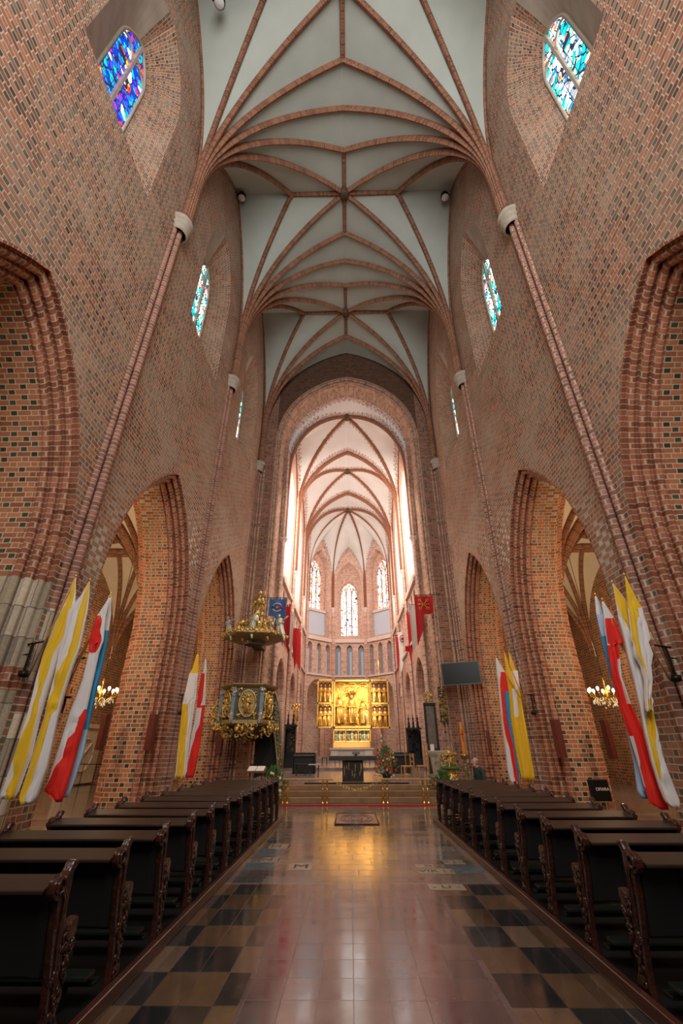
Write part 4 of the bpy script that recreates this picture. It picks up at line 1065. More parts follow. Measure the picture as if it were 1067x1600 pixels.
def em_keys(t, c0):
    c = at(662, 944, 25.1) - c0; mb = MB()
    mb.tube([c + Vector((-.34, 0, 0)), c + Vector((.34, 0, 0))], .022, 6)
    for s, u in ((-1, 1), (1, 1), (-1, -1), (1, -1)):
        mb.tube([c + Vector((s*.03, 0, u*.05)), c + Vector((s*.16, 0, u*.19))], .018, 6)
        q = c + Vector((s*.22, 0, u*.25)); mb.tube([q + Vector((.07*math.cos(a), 0, .07*math.sin(a))) for a in [k*.7 for k in range(10)]], .016, 6)
    mb.build('emblem', GOLD2, t)
def em_ring(t, c0):
    c = at(629, 998, 39.2) - c0; mb = MB()
    mb.tube([c + Vector((.24*math.cos(a), 0, .30*math.sin(a))) for a in [k*.35 for k in range(19)]], .035, 6); mb.build('emblem', GREENBLK, t)
    mb = MB(); mb.ball(c + Vector((-.03, 0, 0)), .13, 0, 10, (1, .3, 1)); mb.build('emblem_red_disc', DRED, t)
banner('blue banner with a ring emblem, left side, nearest of the left banners', 25.4, [(421, 936), (448, 936), (446, 962), (443, 985), (441, 1010), (437, 988), (433, 974), (432, 964), (419, 962)], BLUE, (420, 935, 449, 935), em_blue)
banner('dark red banner directly behind the blue one', 28.3, [(446, 947), (454, 948), (453, 985), (450, 1023), (446, 1002), (443, 985)], DRED, (440, 946, 455, 946))
banner('narrow pale grey banner between two red ones, left side', 31.5, [(454, 960), (459, 960), (458, 985), (456, 1010), (453, 1032), (452, 1000)], GREYC, (450, 959, 460, 959))
banner('bright red swallowtail banner, farthest of the left banners', 33.6, [(457, 982), (466, 983), (470, 989), (469, 1051), (463, 1030), (460, 1048), (457, 1012), (455, 992)], DRED, (456, 981, 471, 985))
banner('red banner with crossed golden keys, nearest of the right banners', 25.2, [(647, 932), (676, 931), (677, 959), (662, 960), (661, 985), (653, 1009), (651, 985), (649, 955)], DRED, (646, 931, 678, 930), em_keys)
banner('pale grey banner beside the red one with keys', 29.5, [(639, 946), (648, 946), (650, 985), (652, 1000), (645, 1018), (642, 980)], GREYC, (638, 945, 650, 945))
banner('dark red banner between two pale banners, right side', 33.5, [(635, 959), (640, 960), (644, 1000), (645, 1012), (642, 1034), (639, 1018), (633, 1018), (633, 1010), (639, 1009), (637, 985)], DRED, (634, 958, 642, 958))
banner('white banner with a ring emblem and red disc, right side', 39.5, [(621, 988), (637, 987), (639, 1008), (634, 1011), (631, 1035), (626, 1054), (624, 1020)], WHITE, (620, 987, 638, 986), em_ring)
banner('narrow red banner behind the white ring banner, farthest right', 40.5, [(618, 994), (622, 996), (624, 1030), (622, 1055), (620, 1025)], DRED, (617, 993, 623, 993))

# ------------------------------------------------------------------ high altar
YA = 43.2
def V(px, py, Y=YA): return at(px, py, Y)
rt = thing('winged_altarpiece', 'gilded winged altarpiece glowing behind the block altar', 'altarpiece', V(549, 1170) )
O = rt.location.copy()
def L_(px, py, dy=0): p = V(px, py) - O; return Vector((p.x, p.y + dy, p.z))
def panel_case(name, parent, x0, x1, y0_, y1_, deep=.35, fw=.14, div=None):
    a = L_(x0, y1_); b = L_(x1, y0_)
    mb = MB()
    for (p, q, r, s_) in ((a.x, a.x+fw, a.z, b.z), (b.x-fw, b.x, a.z, b.z), (a.x, b.x, a.z, a.z+fw), (a.x, b.x, b.z-fw, b.z)): mb.b2(p, q, 0, deep, r, s_)
    if div: z = (a.z + b.z) / 2; mb.b2(a.x, b.x, 0, deep, z - .09, z + .09)
    o = mb.build(name, GOLD2, parent, bevel=.015)
    mb = MB(); mb.b2(a.x, b.x, deep, deep + .06, a.z, b.z); mb.build('back_board', BROCADE, o); return o, a, b
def tracery(parent, x0, x1, zt, n, mat=GOLD2, y=.06, h=.35, seed=0):
    mb = MB(); w = (x1-x0)/n
    for k in range(n):
        c = x0 + w*(k+.5)
        mb.tube([(c + w*.48*math.cos(a), y, zt - h + h*.8*math.sin(a)) for a in [PI*j/8 for j in range(9)]], .022, 6)
        for s in (-1, 1): mb.tube([(c + s*w*.24 + w*.18*math.cos(a), y, zt - h*.35 + h*.28*math.sin(a)) for a in [j*.8 for j in range(9)]], .014, 5)
    lumps(mb, ((x0+x1)/2, y + .02, zt - h*.35), ((x1-x0)/2, .02, h*.3), n*9, .032, seed=seed)
    mb.build('tracery', mat, parent)
cc, a, b = panel_case('centre_case', rt, 521, 579, 1062, 1138, .5, .15)
tracery(cc, a.x+.15, b.x-.15, b.z-.15, 3, h=.62, seed=1)
mb = MB(); lumps(mb, ((a.x+b.x)/2, .08, a.z + .32), ((b.x-a.x)/2-.2, .03, .12), 50, .045, seed=9); mb.build('foliage_frieze', GOLD2, cc)
cx0 = (a.x + b.x)/2
for (px, top, sd, nm) in ((530.5, 1086, 3, 'saint'), (549.5, 1086, 4, 'madonna'), (567, 1092, 5, 'saint')):
    x = L_(px, 1100).x; zb = L_(px, 1130).z; zt = L_(px, top).z
    mb = MB(); figure(mb, x, .18, zb, zt - zb, seed=sd); lumps(mb, (x, .02, zb + (zt-zb)*.45), (.18, .04, (zt-zb)*.25), 12, .05, seed=sd)
    mb.build('carved_' + nm, GOLD2, cc)
for px, sd in ((539, 6), (558, 7), (571, 8)):
    x = L_(px, 1100).x; zb = L_(px, 1130).z; mb = MB(); figure(mb, x, .1, zb, .95, seed=sd); mb.build('kneeling_figure', GOLD2 if px < 570 else GREYC, cc)
mb = MB(); x = L_(549.5, 1081).x; z = L_(549, 1081).z
for s in (-1, 1): mb.tube([(x, .1, z), (x + s*.35, .08, z + .18), (x + s*.6, .1, z + .05)], [.09, .06, .02], 7); mb.ball((x + s*.3, .1, z), .13, 0, 8, (1, .8, 1.2), .1)
mb.lathe([(.14, 0), (.16, .08), (.2, .16)], (x, .1, z - .12), 10, fold=.2, nf=5); mb.build('crowning_angels', GOLD2, cc)
for nm, (x0, x1), yt, yb in (('left_wing', (494.5, 520.5), 1061.5, 1137.5), ('right_wing', (579.5, 606), 1061.5, 1138)):
    w, a, b = panel_case(nm, rt, x0, x1, yt, yb, .22, .14, True)
    zm = (a.z + b.z)/2
    for lo, hi in ((a.z + .14, zm - .09), (zm + .09, b.z - .14)):
        mb = MB(); mb.b2(a.x+.14, b.x-.14, .205, .22, lo, hi); mb.build('red_ground', WOODBR, w)
        tracery(w, a.x+.14, b.x-.14, hi, 3, h=.26, y=.03, seed=int(hi*10))
        for k in range(3):
            mb = MB(); figure(mb, a.x + .14 + (b.x-a.x-.28)*(k+.5)/3, .10, lo + .02, (hi-lo)*.82, seed=k + int(lo*7)); mb.build('carved_saint', GOLD2, w)
    w.rotation_euler = (0, 0, 0)
pd_, a, b = panel_case('predella', rt, 520.5, 579, 1139.5, 1160, .3, .1)
mb = MB(); lumps(mb, ((a.x+b.x)/2, .06, b.z - .14), ((b.x-a.x)/2-.12, .02, .05), 40, .035, seed=21); mb.build('foliage_frieze', GOLD2, pd_)
mb = MB(); mb.b2(a.x+.1, b.x-.1, .28, .3, a.z+.1, b.z-.1); mb.build('blue_ground', BLUEMARB, pd_)
for k in range(9):
    mb = MB(); figure(mb, a.x + .22 + (b.x-a.x-.44)*k/8, .14, a.z + .1, (b.z-a.z)*(.66 if k not in (4,) else .75), seed=k+30); mb.build('carved_figure', GOLD2 if k % 3 else OLDGOLD, pd_)
for k in (1/3, 2/3): mb = MB(); mb.b2(a.x + (b.x-a.x)*k - .03, a.x + (b.x-a.x)*k + .03, 0, .28, a.z, b.z); mb.build('divider', GOLD2, pd_)
mb = MB(); q = L_(520.5, 1168); mb.b2(q.x, L_(579, 1168).x, 0, .5, q.z, a.z); mb.build('base_board', OAK, rt)
mn = thing('high_altar_table', 'pale stone high altar table under the gilded altarpiece', 'altar', V(549, 1200, 42.3)); O2 = mn.location.copy(); O2.z = .9; mn.location = O2
p, q = V(515, 1169, 42.3) - O2, V(584, 1169, 42.3) - O2
mb = MB(); mb.b2(p.x, q.x, -.5, 1.0, p.z - .12, p.z); mb.build('table_slab', MARBLE, mn, bevel=.02)
mb = MB(); mb.b2(p.x+.12, q.x-.12, -.38, .9, 0, p.z-.12); mb.build('altar_block', GREYC, mn)
for x0, x1 in ((p.x+.1, p.x+.75), (q.x-.75, q.x-.1)): mb = MB(); mb.b2(x0, x1, -.42, -.38, .05, p.z-.16); mb.build('front_panel', MARBLE, mn, bevel=.01)

# free standing block altar
t = thing('block_altar', 'dark stone slab altar on a black patterned block before the high altar', 'altar', (0, 20.9, .48)); O = t.location
a, b = at(514, 1181, 20.6) , at(588, 1188, 20.6)
mb = MB(); mb.b2(a.x, b.x, -.5, .45, b.z - .48, a.z - .48); mb.build('altar_slab', DKSTONE, t, bevel=.01)
c, d = at(535, 1217, 20.7), at(568, 1217, 20.7)
mb = MB(); mb.b2(c.x, d.x, -.32, .32, 0, b.z - .48); mb.build('support_block', ALTARB, t, bevel=.01)
R = random.Random(5); mb = MB()
for k in range(11): x = R.uniform(c.x+.06, d.x-.06); z = R.uniform(.08, b.z-.75); mb.box((x, -.335, z + .1), (.03, .03, R.uniform(.08, .34)))
mb.build('inlay_strips', OLDGOLD, t)
t = thing('book_stand', 'small dark book stand on the block altar', 'book stand', (at(556, 1180, 20.9).x, 20.9, a.z))
mb = MB(); mb.b2(-.05, .05, -.05, .05, 0, .06); mb.b2(-.10, .10, -.07, .07, 0, .015); mb.build('foot', BLACKW, t)
mb = MB(); mb.prism([(-.12, .05), (-.12, .065), (.12, .145), (.12, .13)], -.16, .16, lambda u, v, w: (w, u, v)); mb.build('sloping_top', BLACKW, t)

# ------------------------------------------------------------------ furniture of the sanctuary
def stool(label, px, py, Y, w=.42, h=.45, top=BLACKW, grp='dark stools of the sanctuary'):
    P = at(px, py, Y); z = .64 if Y > 29 else .48; t = thing('stool', label, 'stool', (P.x, Y, z), group=grp)
    mb = MB(); mb.b2(-w/2, w/2, -.18, .18, h-.05, h); mb.build('seat', top, t, bevel=.01)
    for sx in (-1, 1):
        mb = MB(); mb.prism([(-.14, 0), (.14, 0), (.10, .1), (.07, h/2), (.12, h-.05), (-.12, h-.05), (-.07, h/2), (-.10, .1)], sx*w*.36-.02, sx*w*.36+.02, lambda u, v, w_: (w_, u, v)); mb.build('leg', BLACKW, t)
stool('dark wooden stool left of the block altar, farther from it', 507, 1195, 33)
stool('dark wooden stool just left of the block altar', 527, 1195, 32)
stool('dark wooden stool half hidden right of the block altar', 574, 1195, 33)
stool('dark wooden stool beside the red flower arrangement', 590, 1197, 32)
stool('long dark bench with a pale padded top left of the sanctuary', 491, 1205, 24, .55, .5, GREYC)
stool('dark stool in front of the left choir bench', 470, 1205, 24.5, .6, .5)
def choir_bench(label, px, Y, w):
    P = at(px, 1200, Y); t = thing('choir_bench', label, 'choir bench', (P.x, Y, .48), group='dark choir benches')
    mb = MB(); mb.b2(-w/2, w/2, .2, .26, 0, .95); mb.build('backrest', BLACKW, t, bevel=.01)
    mb = MB(); mb.b2(-w/2, w/2, -.2, .2, .40, .45); mb.build('seat', BLACKW, t)
    mb = MB(); mb.b2(-w/2, w/2, -.62, -.56, 0, .8); mb.prism([(-.72, .78), (-.72, .81), (-.45, .87), (-.45, .84)], -w/2, w/2, lambda u, v, w_: (w_, u, v)); mb.build('reading_desk', BLACKW, t)
    for s in (-1, 1): mb = MB(); mb.b2(s*w/2-.03, s*w/2+.03, -.62, .26, 0, .85); mb.build('end_panel', BLACKW, t)
choir_bench('dark choir bench left of the sanctuary behind the stools', 476, 26.6, 1.1)
choir_bench('dark choir bench on the right behind the red flowers', 626, 26.6, .9)
# gothic stalls
def stall(label, px0, px1, py_t, Y, n):
    a, b = at(px0, 1200, Y), at(px1, 1200, Y); w = b.x - a.x; h = at((px0+px1)/2, py_t, Y).z - .64
    t = thing('choir_stall', label, 'choir stall', ((a.x+b.x)/2, Y, .64))
    mb = MB(); mb.b2(-w/2, w/2, .25, .32, 0, h); mb.b2(-w/2, -w/2+.06, -.25, .3, 0, h*.98); mb.b2(w/2-.06, w/2, -.25, .3, 0, h*.98); mb.build('tall_back', BLACKW, t, bevel=.01)
    mb = MB(); mb.b2(-w/2, w/2, -.25, .25, .4, .46); mb.b2(-w/2, w/2, -.22, .22, 0, .4); mb.build('seat', BLACKW, t)
    mb = MB(); mb.b2(-w/2-.05, w/2+.05, -.32, .34, h, h+.1); lumps(mb, (0, -.3, h-.15), (w/2, .03, .12), 22, .05, seed=n); mb.build('canopy', BLACKW, t)
    for k in range(n):
        x = -w/2 + w*(k+.5)/n
        mb = MB(); mb.lathe([(.07, 0), (.09, .06), (.05, .12), (.07, .2), (.03, .38), (.045, .44), (.005, .7)], (x, -.2, h+.1), 8)
        mb.b2(x-.09, x+.09, -.215, -.185, h+.58, h+.61); mb.b2(x-.012, x+.012, -.21, -.19, h+.6, h+.8); mb.build('pinnacle', BLACKW, t)
    mb = MB(); lumps(mb, (w*.1, .2, h*.62), (w*.32, .02, h*.24), 40, .055, seed=n+4); mb.build('openwork_carving', OLDGOLD if px0 < 500 else BLACKW, t)
stall('black carved gothic choir stall on the left beside the pulpit stair', 443, 460, 1135, 29.2, 2)
stall('black carved gothic choir stall on the right with crosses on top', 639, 661, 1140, 29.4, 3)
t = thing('carved_angel', 'small pale gilded angel above the left choir stall', 'statue', at(459, 1133, 29.4)); t.location.z = at(459, 1137, 29.2).z + .35; t.location.x += .1
mb = MB(); figure(mb, 0, 0, 0, 1.0, seed=3); mb.build('body', GOLD2, t)
mb = MB(); mb.tube([(0, .05, .7), (-.2, .1, .95), (-.32, .1, .7)], [.05, .09, .02], 6); mb.tube([(0, .05, .7), (.2, .1, .95), (.32, .1, .7)], [.05, .09, .02], 6); mb.build('wings', GOLD2, t)
# chairs of light oak
def chair(label, px, py, Y, h=1.25, rz=0):
    P = at(px, py, Y); t = thing('wooden_armchair', label, 'chair', (P.x, Y, .48), rz, 'light oak chairs right of the altar')
    mb = MB(); mb.b2(-.27, .27, -.25, .25, .42, .47); mb.build('seat', OAK, t, bevel=.01)
    for x in (-.25, .25):
        for y in (-.22, .22):
            mb = MB(); mb.b2(x-.025, x+.025, y-.025, y+.025, 0, .44); mb.build('leg', OAK, t)
    for x in (-.25, .25): mb = MB(); mb.b2(x-.025, x+.025, .2, .25, .44, h); mb.build('back_post', OAK, t)
    mb = MB()
    for z in (.6, .8, h-.08): mb.b2(-.25, .25, .21, .24, z, z+.06)
    mb.build('back_rail', OAK, t)
chair('light oak chair with low back beside the red flowers', 637, 1205, 22.5, .95, -1.4)
chair('tall light oak chair beside the stone lectern', 660, 1198, 22.8, 1.35, -1.5)
mb = MB(); P = at(631, 1150, 25); 
t = thing('candle_pole', 'slim light brown candle pole standing before the right choir stall', 'candle stand', (P.x, 25, .48))
mb.tube([(0, 0, .02), (0, 0, 3.6)], .028, 8); mb.lathe([(.18, 0), (.18, .03), (.05, .06)], (0, 0, 0), 12); mb.build('pole', OAK, t)
mb = MB(); mb.lathe([(.02, 3.55), (.08, 3.62), (.03, 3.66), (.025, 3.95), (.001, 3.97)], (0, 0, 0), 10); mb.build('candle', CANDLE, t)
# hanging sanctuary lamp
P = at(596, 1152, 40); t = thing('hanging_lamp', 'small hanging sanctuary lamp right of the altarpiece', 'lamp', P)
mb = MB(); mb.tube([(0, 0, .2), (0, 0, 9)], .008, 5); mb.build('chain', BRASS, t)
mb = MB(); mb.lathe([(.02, -.2), (.10, -.1), (.14, .02), (.08, .12), (.03, .22)], (0, 0, 0), 12); mb.build('lamp_body', SILVER, t)
mb = MB(); mb.ball((0, 0, -.28), .09, 0, 10); mb.build('glass_globe', WHITE, t)

# ambo, book, flowers
P = at(686, 1215, 19.6); t = thing('stone_ambo', 'pale rough stone ambo standing right of the communion rail', 'lectern', (P.x + .05, 19.6, .48))
w0 = (at(702, 1200, 19.6).x - at(673, 1200, 19.6).x)/2
mb = MB(); mb.lathe([(w0*.62, 0), (w0*.74, .3), (w0*.86, .6), (w0*.95, .85), (w0*1.15, .98), (w0*1.2, 1.06), (w0*1.1, 1.08), (.01, 1.08)], (0, 0, 0), 8, sm=False, a0=PI/8, a1=2*PI+PI/8); mb.build('shaft', STONE, t, bevel=.02)
mb = MB(); lumps(mb, (0, -w0*.8, .55), (w0*.5, .03, .38), 16, .05, seed=4); mb.build('relief_carving', STONE, t)
P2 = at(673, 1160, 19.6); mb = MB(); mb.box((0, 0, .11), (.14, .05, .22)); o = mb.build('upright_card', PAPER); o.location = (P2.x + .02, 19.5, .48 + 1.08); tag(o, 'white upright card standing on the stone ambo', 'card')
def flowers(label, P, r, h, seed, zf, red=26, white=12, orange=0, basket=True):
    t = thing('flower_arrangement', label, 'flowers', (P.x, P.y, zf)); R = random.Random(seed)
    mb = MB(); mb.lathe([(.10, 0), (.16, .06), (.19, .2), (.17, .22)], (0, 0, 0), 12); mb.build('vase', GREENBLK, t)
    mb = MB()
    for k in range(230):
        a = R.uniform(0, 6.28); q = R.random()**.6; z = .12 + R.random()**.8*h; rr = r*q*math.sqrt(max(.08, 1 - ((z - h*.42)/(h*.72))**2))
        p = Vector((rr*math.cos(a), rr*math.sin(a), z)); d = (p - Vector((0, 0, .1))).normalized(); l = R.uniform(.07, .16)
        s = d.cross(Vector((R.uniform(-1, 1), R.uniform(-1, 1), R.uniform(-1, 1)))).normalized() * l*.22
        mb.quad(p, p + d*l*.5 + s, p + d*l, p + d*l*.5 - s); 
        if k % 5 == 0: mb.tube([(0, 0, .1), tuple(p*.6 + Vector((0, 0, .04))), tuple(p)], .006, 4)
    lf = mb.build('leaves', LEAF, t, solid=.003); lf['kind'] = 'stuff'
    for col, n, nm in ((PETR, red, 'red_bloom'), (PETW, white, 'white_bloom'), (PETO, orange, 'orange_bloom')):
        for k in range(n):
            a = R.uniform(0, 6.28); z = .15 + R.random()*h*.85; rr = r*R.uniform(.55, 1.0)*math.sqrt(max(.08, 1 - ((z - h*.42)/(h*.75))**2)); s = R.uniform(.03, .055)
            mb = MB(); c = (rr*math.cos(a), rr*math.sin(a), z)
            for j in range(5): mb.ball((c[0] + s*.55*math.cos(j*1.257), c[1] - .01, c[2] + s*.55*math.sin(j*1.257)), s*.55, 0, 6, (1, .7, 1))
            mb.ball((c[0], c[1]-.015, c[2]), s*.45, 0, 6); mb.build(nm, col, t)
flowers('tall arrangement of red flowers standing right of the block altar', at(604, 1216, 21.7), .50, 1.05, 3, .48, 34, 14, 10)
flowers('red and white flower arrangement before the pulpit', at(427, 1215, 16.75), .42, .85, 5, .1, 8, 12)
flowers('low dark red flower arrangement at the foot of the stone ambo', at(692, 1226, 17.9), .5, .42, 8, .32, 8, 2)
# floor bench blocks under arrangement left
t = thing('book_lectern', 'wooden reading stand with an open book left of the pulpit flowers', 'lectern', (at(400, 1210, 16.5).x, 16.5, 0))
mb = MB(); mb.b2(-.25, .25, -.12, .12, 0, .05); mb.b2(-.22, -.17, -.03, .03, .05, 1.0); mb.b2(.17, .22, -.03, .03, .05, 1.0); mb.b2(-.22, .22, -.02, .02, .5, .56); mb.build('stand', WOODBR, t)
mb = MB(); mb.prism([(-.2, .96), (-.2, .99), (.2, 1.12), (.2, 1.09)], -.32, .32, lambda u, v, w: (w, u, v)); mb.build('desk_top', WOODBR, t)
bk = thing('open_book', 'open white book lying on the wooden reading stand', 'book', (at(400, 1210, 16.5).x, 16.5, 1.0))
for s in (-1, 1): mb = MB(); mb.prism([(-.17, .012), (-.17, .04), (.17, .15), (.17, .122)], s*.14 - .13, s*.14 + .13, lambda u, v, w: (w, u, v)); mb.build('page_block', PAPER, bk, bevel=.008)

# gilded statue and paschal candle
P = at(706, 1222, 18.8); t = thing('gilded_statue', 'gilded ornate Easter statue with a ring of greenery right of the ambo', 'statue', (P.x, 18.8, .48))
mb = MB(); mb.lathe([(.26, 0), (.28, .1), (.18, .25), (.14, .4), (.22, .48)], (0, 0, 0), 12, fold=.1, nf=6); lumps(mb, (0, 0, .22), (.24, .14, .2), 34, .055, seed=2); mb.build('base', GOLD, t)
mb = MB(); mb.tube([(.3*math.cos(a), .22*math.sin(a), .52) for a in [2*PI*k/20 for k in range(21)]], .06, 7); mb.build('green_wreath', LEAF, t)
mb = MB(); figure(mb, 0, 0, .5, .72, seed=1); lumps(mb, (0, 0, .78), (.3, .12, .22), 40, .055, seed=3); mb.build('figure', GOLD, t)
P = at(731, 1225, 17.6); t = thing('paschal_candle_stand', 'tall ornate brass stand holding the thick orange Easter candle', 'candle stand', (P.x, 17.6, 0))
z0 = at(727, 1181, 17.6).z
mb = MB(); mb.lathe([(.2, 0), (.2, .05), (.08, .1), (.06, z0*.3), (.1, z0*.36), (.05, z0*.42), (.05, z0*.66), (.11, z0*.72), (.05, z0*.78), (.05, z0*.9), (.13, z0*.97), (.15, z0)], (0, 0, 0), 12); lumps(mb, (0, 0, z0*.55), (.1, .08, z0*.4), 34, .035, seed=6); mb.build('stem', OLDGOLD, t)
mb = MB(); mb.lathe([(.15, 0), (.17, .03), (.05, .04)], (0, 0, z0), 12); mb.build('drip_pan', BRASS, t)
zt = at(724, 1128, 17.6).z
mb = MB(); mb.lathe([(.001, zt), (.055, zt), (.06, zt-.02), (.06, z0)], (0, 0, 0), 14); o = mb.build('easter_candle', WAX); o.location = (P.x, 17.6, 0); tag(o, 'thick orange Easter candle with a red cross, on its brass stand', 'candle')
mb = MB(); mb.b2(-.012, .012, -.066, -.058, z0 + .45, z0 + .85); mb.b2(-.04, .04, -.066, -.058, z0 + .66, z0 + .70); mb.build('red_cross', DRED, o)

# seated man
def skin_body(name, verts, edges, radii, mat, parent, root=0, sub=2):
    me = bpy.data.meshes.new(name); me.from_pydata(verts, edges, []); me.materials.append(mat)
    o = bpy.data.objects.new(name, me); COL.objects.link(o); o.parent = parent
    md = o.modifiers.new('skin', 'SKIN'); md.use_smooth_shade = True
    for i, r in enumerate(radii):
        r = r if isinstance(r, tuple) else (r, r); me.skin_vertices[0].data[i].radius = r
    me.skin_vertices[0].data[root].use_root = True
    s = o.modifiers.new('sub', 'SUBSURF'); s.levels = sub; s.render_levels = sub
    return o
P = at(750, 1215, 15.6)
man = thing('person', 'bald man in a dark green jacket sitting bowed beyond the right pews', 'person', (P.x, 15.6, .05)); man.rotation_euler = (0, 0, .35)
# seated facing left, hips on the stool at 0.45
vs = [(.06, 0, .52), (.04, 0, .72), (-.0, 0, .90), (-.04, -.01, 1.03), (-.075, -.02, 1.10),
      (-.02, -.19, 1.0), (-.02, -.24, .76), (-.20, -.14, .64), (-.02, .19, 1.0), (-.02, .24, .76), (-.20, .14, .64),
      (.02, -.10, .50), (-.40, -.13, .52), (-.38, -.13, .10), (-.50, -.13, .05), (.02, .10, .50), (-.40, .13, .52), (-.38, .13, .10), (-.50, .13, .05)]
es = [(0,1),(1,2),(2,3),(3,4),(3,5),(5,6),(6,7),(3,8),(8,9),(9,10),(0,11),(11,12),(12,13),(13,14),(0,15),(15,16),(16,17),(17,18)]
rad = [(.17,.17),(.165,.15),(.18,.15),(.10,.09),(.055,.055),.07,.052,.034,.07,.052,.034,.09,.065,.045,.04,.09,.065,.045,.04]
skin_body('jacket_and_body', vs, es, rad, JACKET, man)
mb = MB()
hc = Vector((-.115, -.03, 1.225))
mb.ball(hc, .098, 0, 18, (1.08, .84, 1.22)); mb.ball(hc + Vector((-.105, 0, -.03)), .022, 0, 8, (1.2, .7, 1.2)); mb.ball(hc + Vector((-.05, 0, -.085)), .06, 0, 10, (.9, .8, .7))
for s in (-1, 1): mb.ball(hc + Vector((.012, s*.082, -.01)), .026, 0, 8, (.7, .4, 1.2)); 
mb.tube([hc + Vector((.0, 0, -.08)), (-.07, -.02, 1.08)], [.055, .06], 10)
mb.build('head', SKIN, man, smooth=True)
mb = MB()
for s in (-1, 1): mb.ball(hc + Vector((-.092, s*.035, .01)), .011, 0, 8)
mb.tube([hc + Vector((-.098, -.025, -.062)), hc + Vector((-.106, 0, -.062)), hc + Vector((-.098, .025, -.062))], .005, 5); mb.build('eyes_and_mouth', INK, man)
mb = MB(); mb.lathe([(.088, -.06), (.096, -.02), (.097, .02), (.09, .045)], hc + Vector((.008, 0, 0)), 16, a0=-PI*.62, a1=PI*.62, sx=1.1, sy=.88); mb.build('hair', HAIR, man)
for s in (-1, 1):
    mb = MB(); w = Vector((-.22, s*.13, .63)); mb.ball(w + Vector((-.045, 0, -.005)), .04, 0, 10, (1.2, .9, .5))
    for k in range(4): mb.tube([w + Vector((-.075, (k-1.5)*.019, 0)), w + Vector((-.115, (k-1.5)*.021, .0)), w + Vector((-.135 + abs(k-1.4)*.006, (k-1.5)*.021, -.02))], [.009, .008, .006], 6)
    mb.tube([w + Vector((-.03, -s*.03, 0)), w + Vector((-.06, -s*.055, .0)), w + Vector((-.085, -s*.06, -.01))], [.011, .009, .007], 6); mb.build('hand', SKIN, man)
st = thing('stool', 'plain dark stool under the bowed man', 'stool', (P.x + .05, 15.6, 0))
mb = MB(); mb.b2(-.2, .2, -.2, .2, .36, .40); mb.build('seat', WOODBR, st)
for x in (-.17, .17):
    for y in (-.17, .17): mb = MB(); mb.b2(x-.02, x+.02, y-.02, y+.02, 0, .36); mb.build('leg', WOODBR, st)

# ------------------------------------------------------------------ things on the piers
P = at(720, 1052, 24.4); t = thing('television', 'large dark flat television mounted on the right brick pier', 'television', P)
w, h = 2.02, 1.16; a = .10
TM = Matrix.Rotation(math.radians(-16.2), 4, 'Z') @ Matrix.Rotation(math.radians(1), 4, 'X') @ Matrix.Rotation(math.radians(-1.5), 4, 'Y')
mb = MB(); mb.box((0, .05, 0), (w, .09, h)); mb.build('housing', FRAME, t, bevel=.012).matrix_local = TM
mb = MB(); mb.box((0, -.004, .01), (w-.12, .012, h-.12)); mb.build('screen', SCREEN, t).matrix_local = TM
mb = MB(); mb.tube([(0, .08, 0), (.3, .9, 0)], .05, 8); mb.build('wall_mount', IRON, t)
P = at(692, 1100, 26.05); t = thing('relief_epitaph', 'narrow gilded carved epitaph hanging on the right brick pier below the television', 'relief', P)
mb = MB(); mb.b2(-.2, .2, .02, .2, -.9, .9); mb.build('back_board', GREENBLK, t)
mb = MB(); lumps(mb, (0, -.02, 0), (.16, .06, .85), 80, .08, seed=12); mb.build('carving', OLDGOLD, t)
P = at(674, 1135, 26.0); t = thing('framed_epitaph', 'tall dark framed stone epitaph with a gilded top on the right side', 'epitaph', P)
hh = at(676, 1102, 26).z - P.z
mb = MB(); mb.b2(-.24, .24, .02, .2, -hh, hh); mb.build('stone_panel', plain('epitaph_stone', '6E665E', .4, var=.3, scale=5), t)
for x in (-.27, .27): mb = MB(); mb.b2(x-.05, x+.05, -.04, .2, -hh, hh); mb.build('frame_post', BLACKW, t, bevel=.01)
mb = MB(); mb.b2(-.33, .33, -.1, .2, .48-P.z, -hh); mb.build('plinth', BLACKW, t)
mb = MB(); mb.b2(-.33, .33, -.08, .2, hh, hh+.12); mb.build('frame_top', BLACKW, t)
mb = MB(); lumps(mb, (-.05, 0, hh + .4), (.25, .06, .28), 22, .08, seed=14); mb.build('gilded_crest', GOLD, t)
def board(label, pts, Y):
    a, b = at(pts[0], pts[1], Y), at(pts[2], pts[3], Y); c = (a+b)/2
    t = thing('pier_corner_board', label, 'board', c, group='red brown corner boards')
    w = max(.16, pts[4] / 765 * Y); h = (a - b).length
    mb = MB(); mb.box((0, 0, 0), (w, .05, h)); mb.build('front_board', REDBOARD, t, bevel=.008)
    mb = MB(); s = -1 if c.x > 0 else 1; mb.box((s*w/2, .12, 0), (.04, .24, h)); mb.build('side_board', REDBOARD, t, bevel=.008)
for args in (('long red brown board on the aisle side corner of the second left pier', (162, 1116, 154, 1172, 6), 16.2), ('long red brown board on the nave side corner of the second left pier', (237, 1116, 231, 1172, 10), 16.2),
             ('long red brown board on the nave side corner of the second right pier', (870, 1124, 880, 1184, 10), 16.2), ('long red brown board on the aisle side corner of the second right pier', (947, 1124, 961, 1186, 7), 16.2),
             ('red brown board on the left pier under the pulpit', (344, 1145, 341, 1178, 8), 24.9), ('red brown board on the right pier behind the seated man', (763, 1142, 769, 1180, 8), 24.9)):
    board(*args)
P = at(938.5, 1235, 16.15); t = thing('offering_box', 'black metal box with white lettering on the second right pier', 'box', P)
mb = MB(); mb.box((0, .08, 0), (.58, .16, .58)); mb.build('body', IRON, t, bevel=.015)
text('lettering', 'OFIARA', .12, (.06, -.006, .03), (PI/2, 0, 0), PAPER, t)
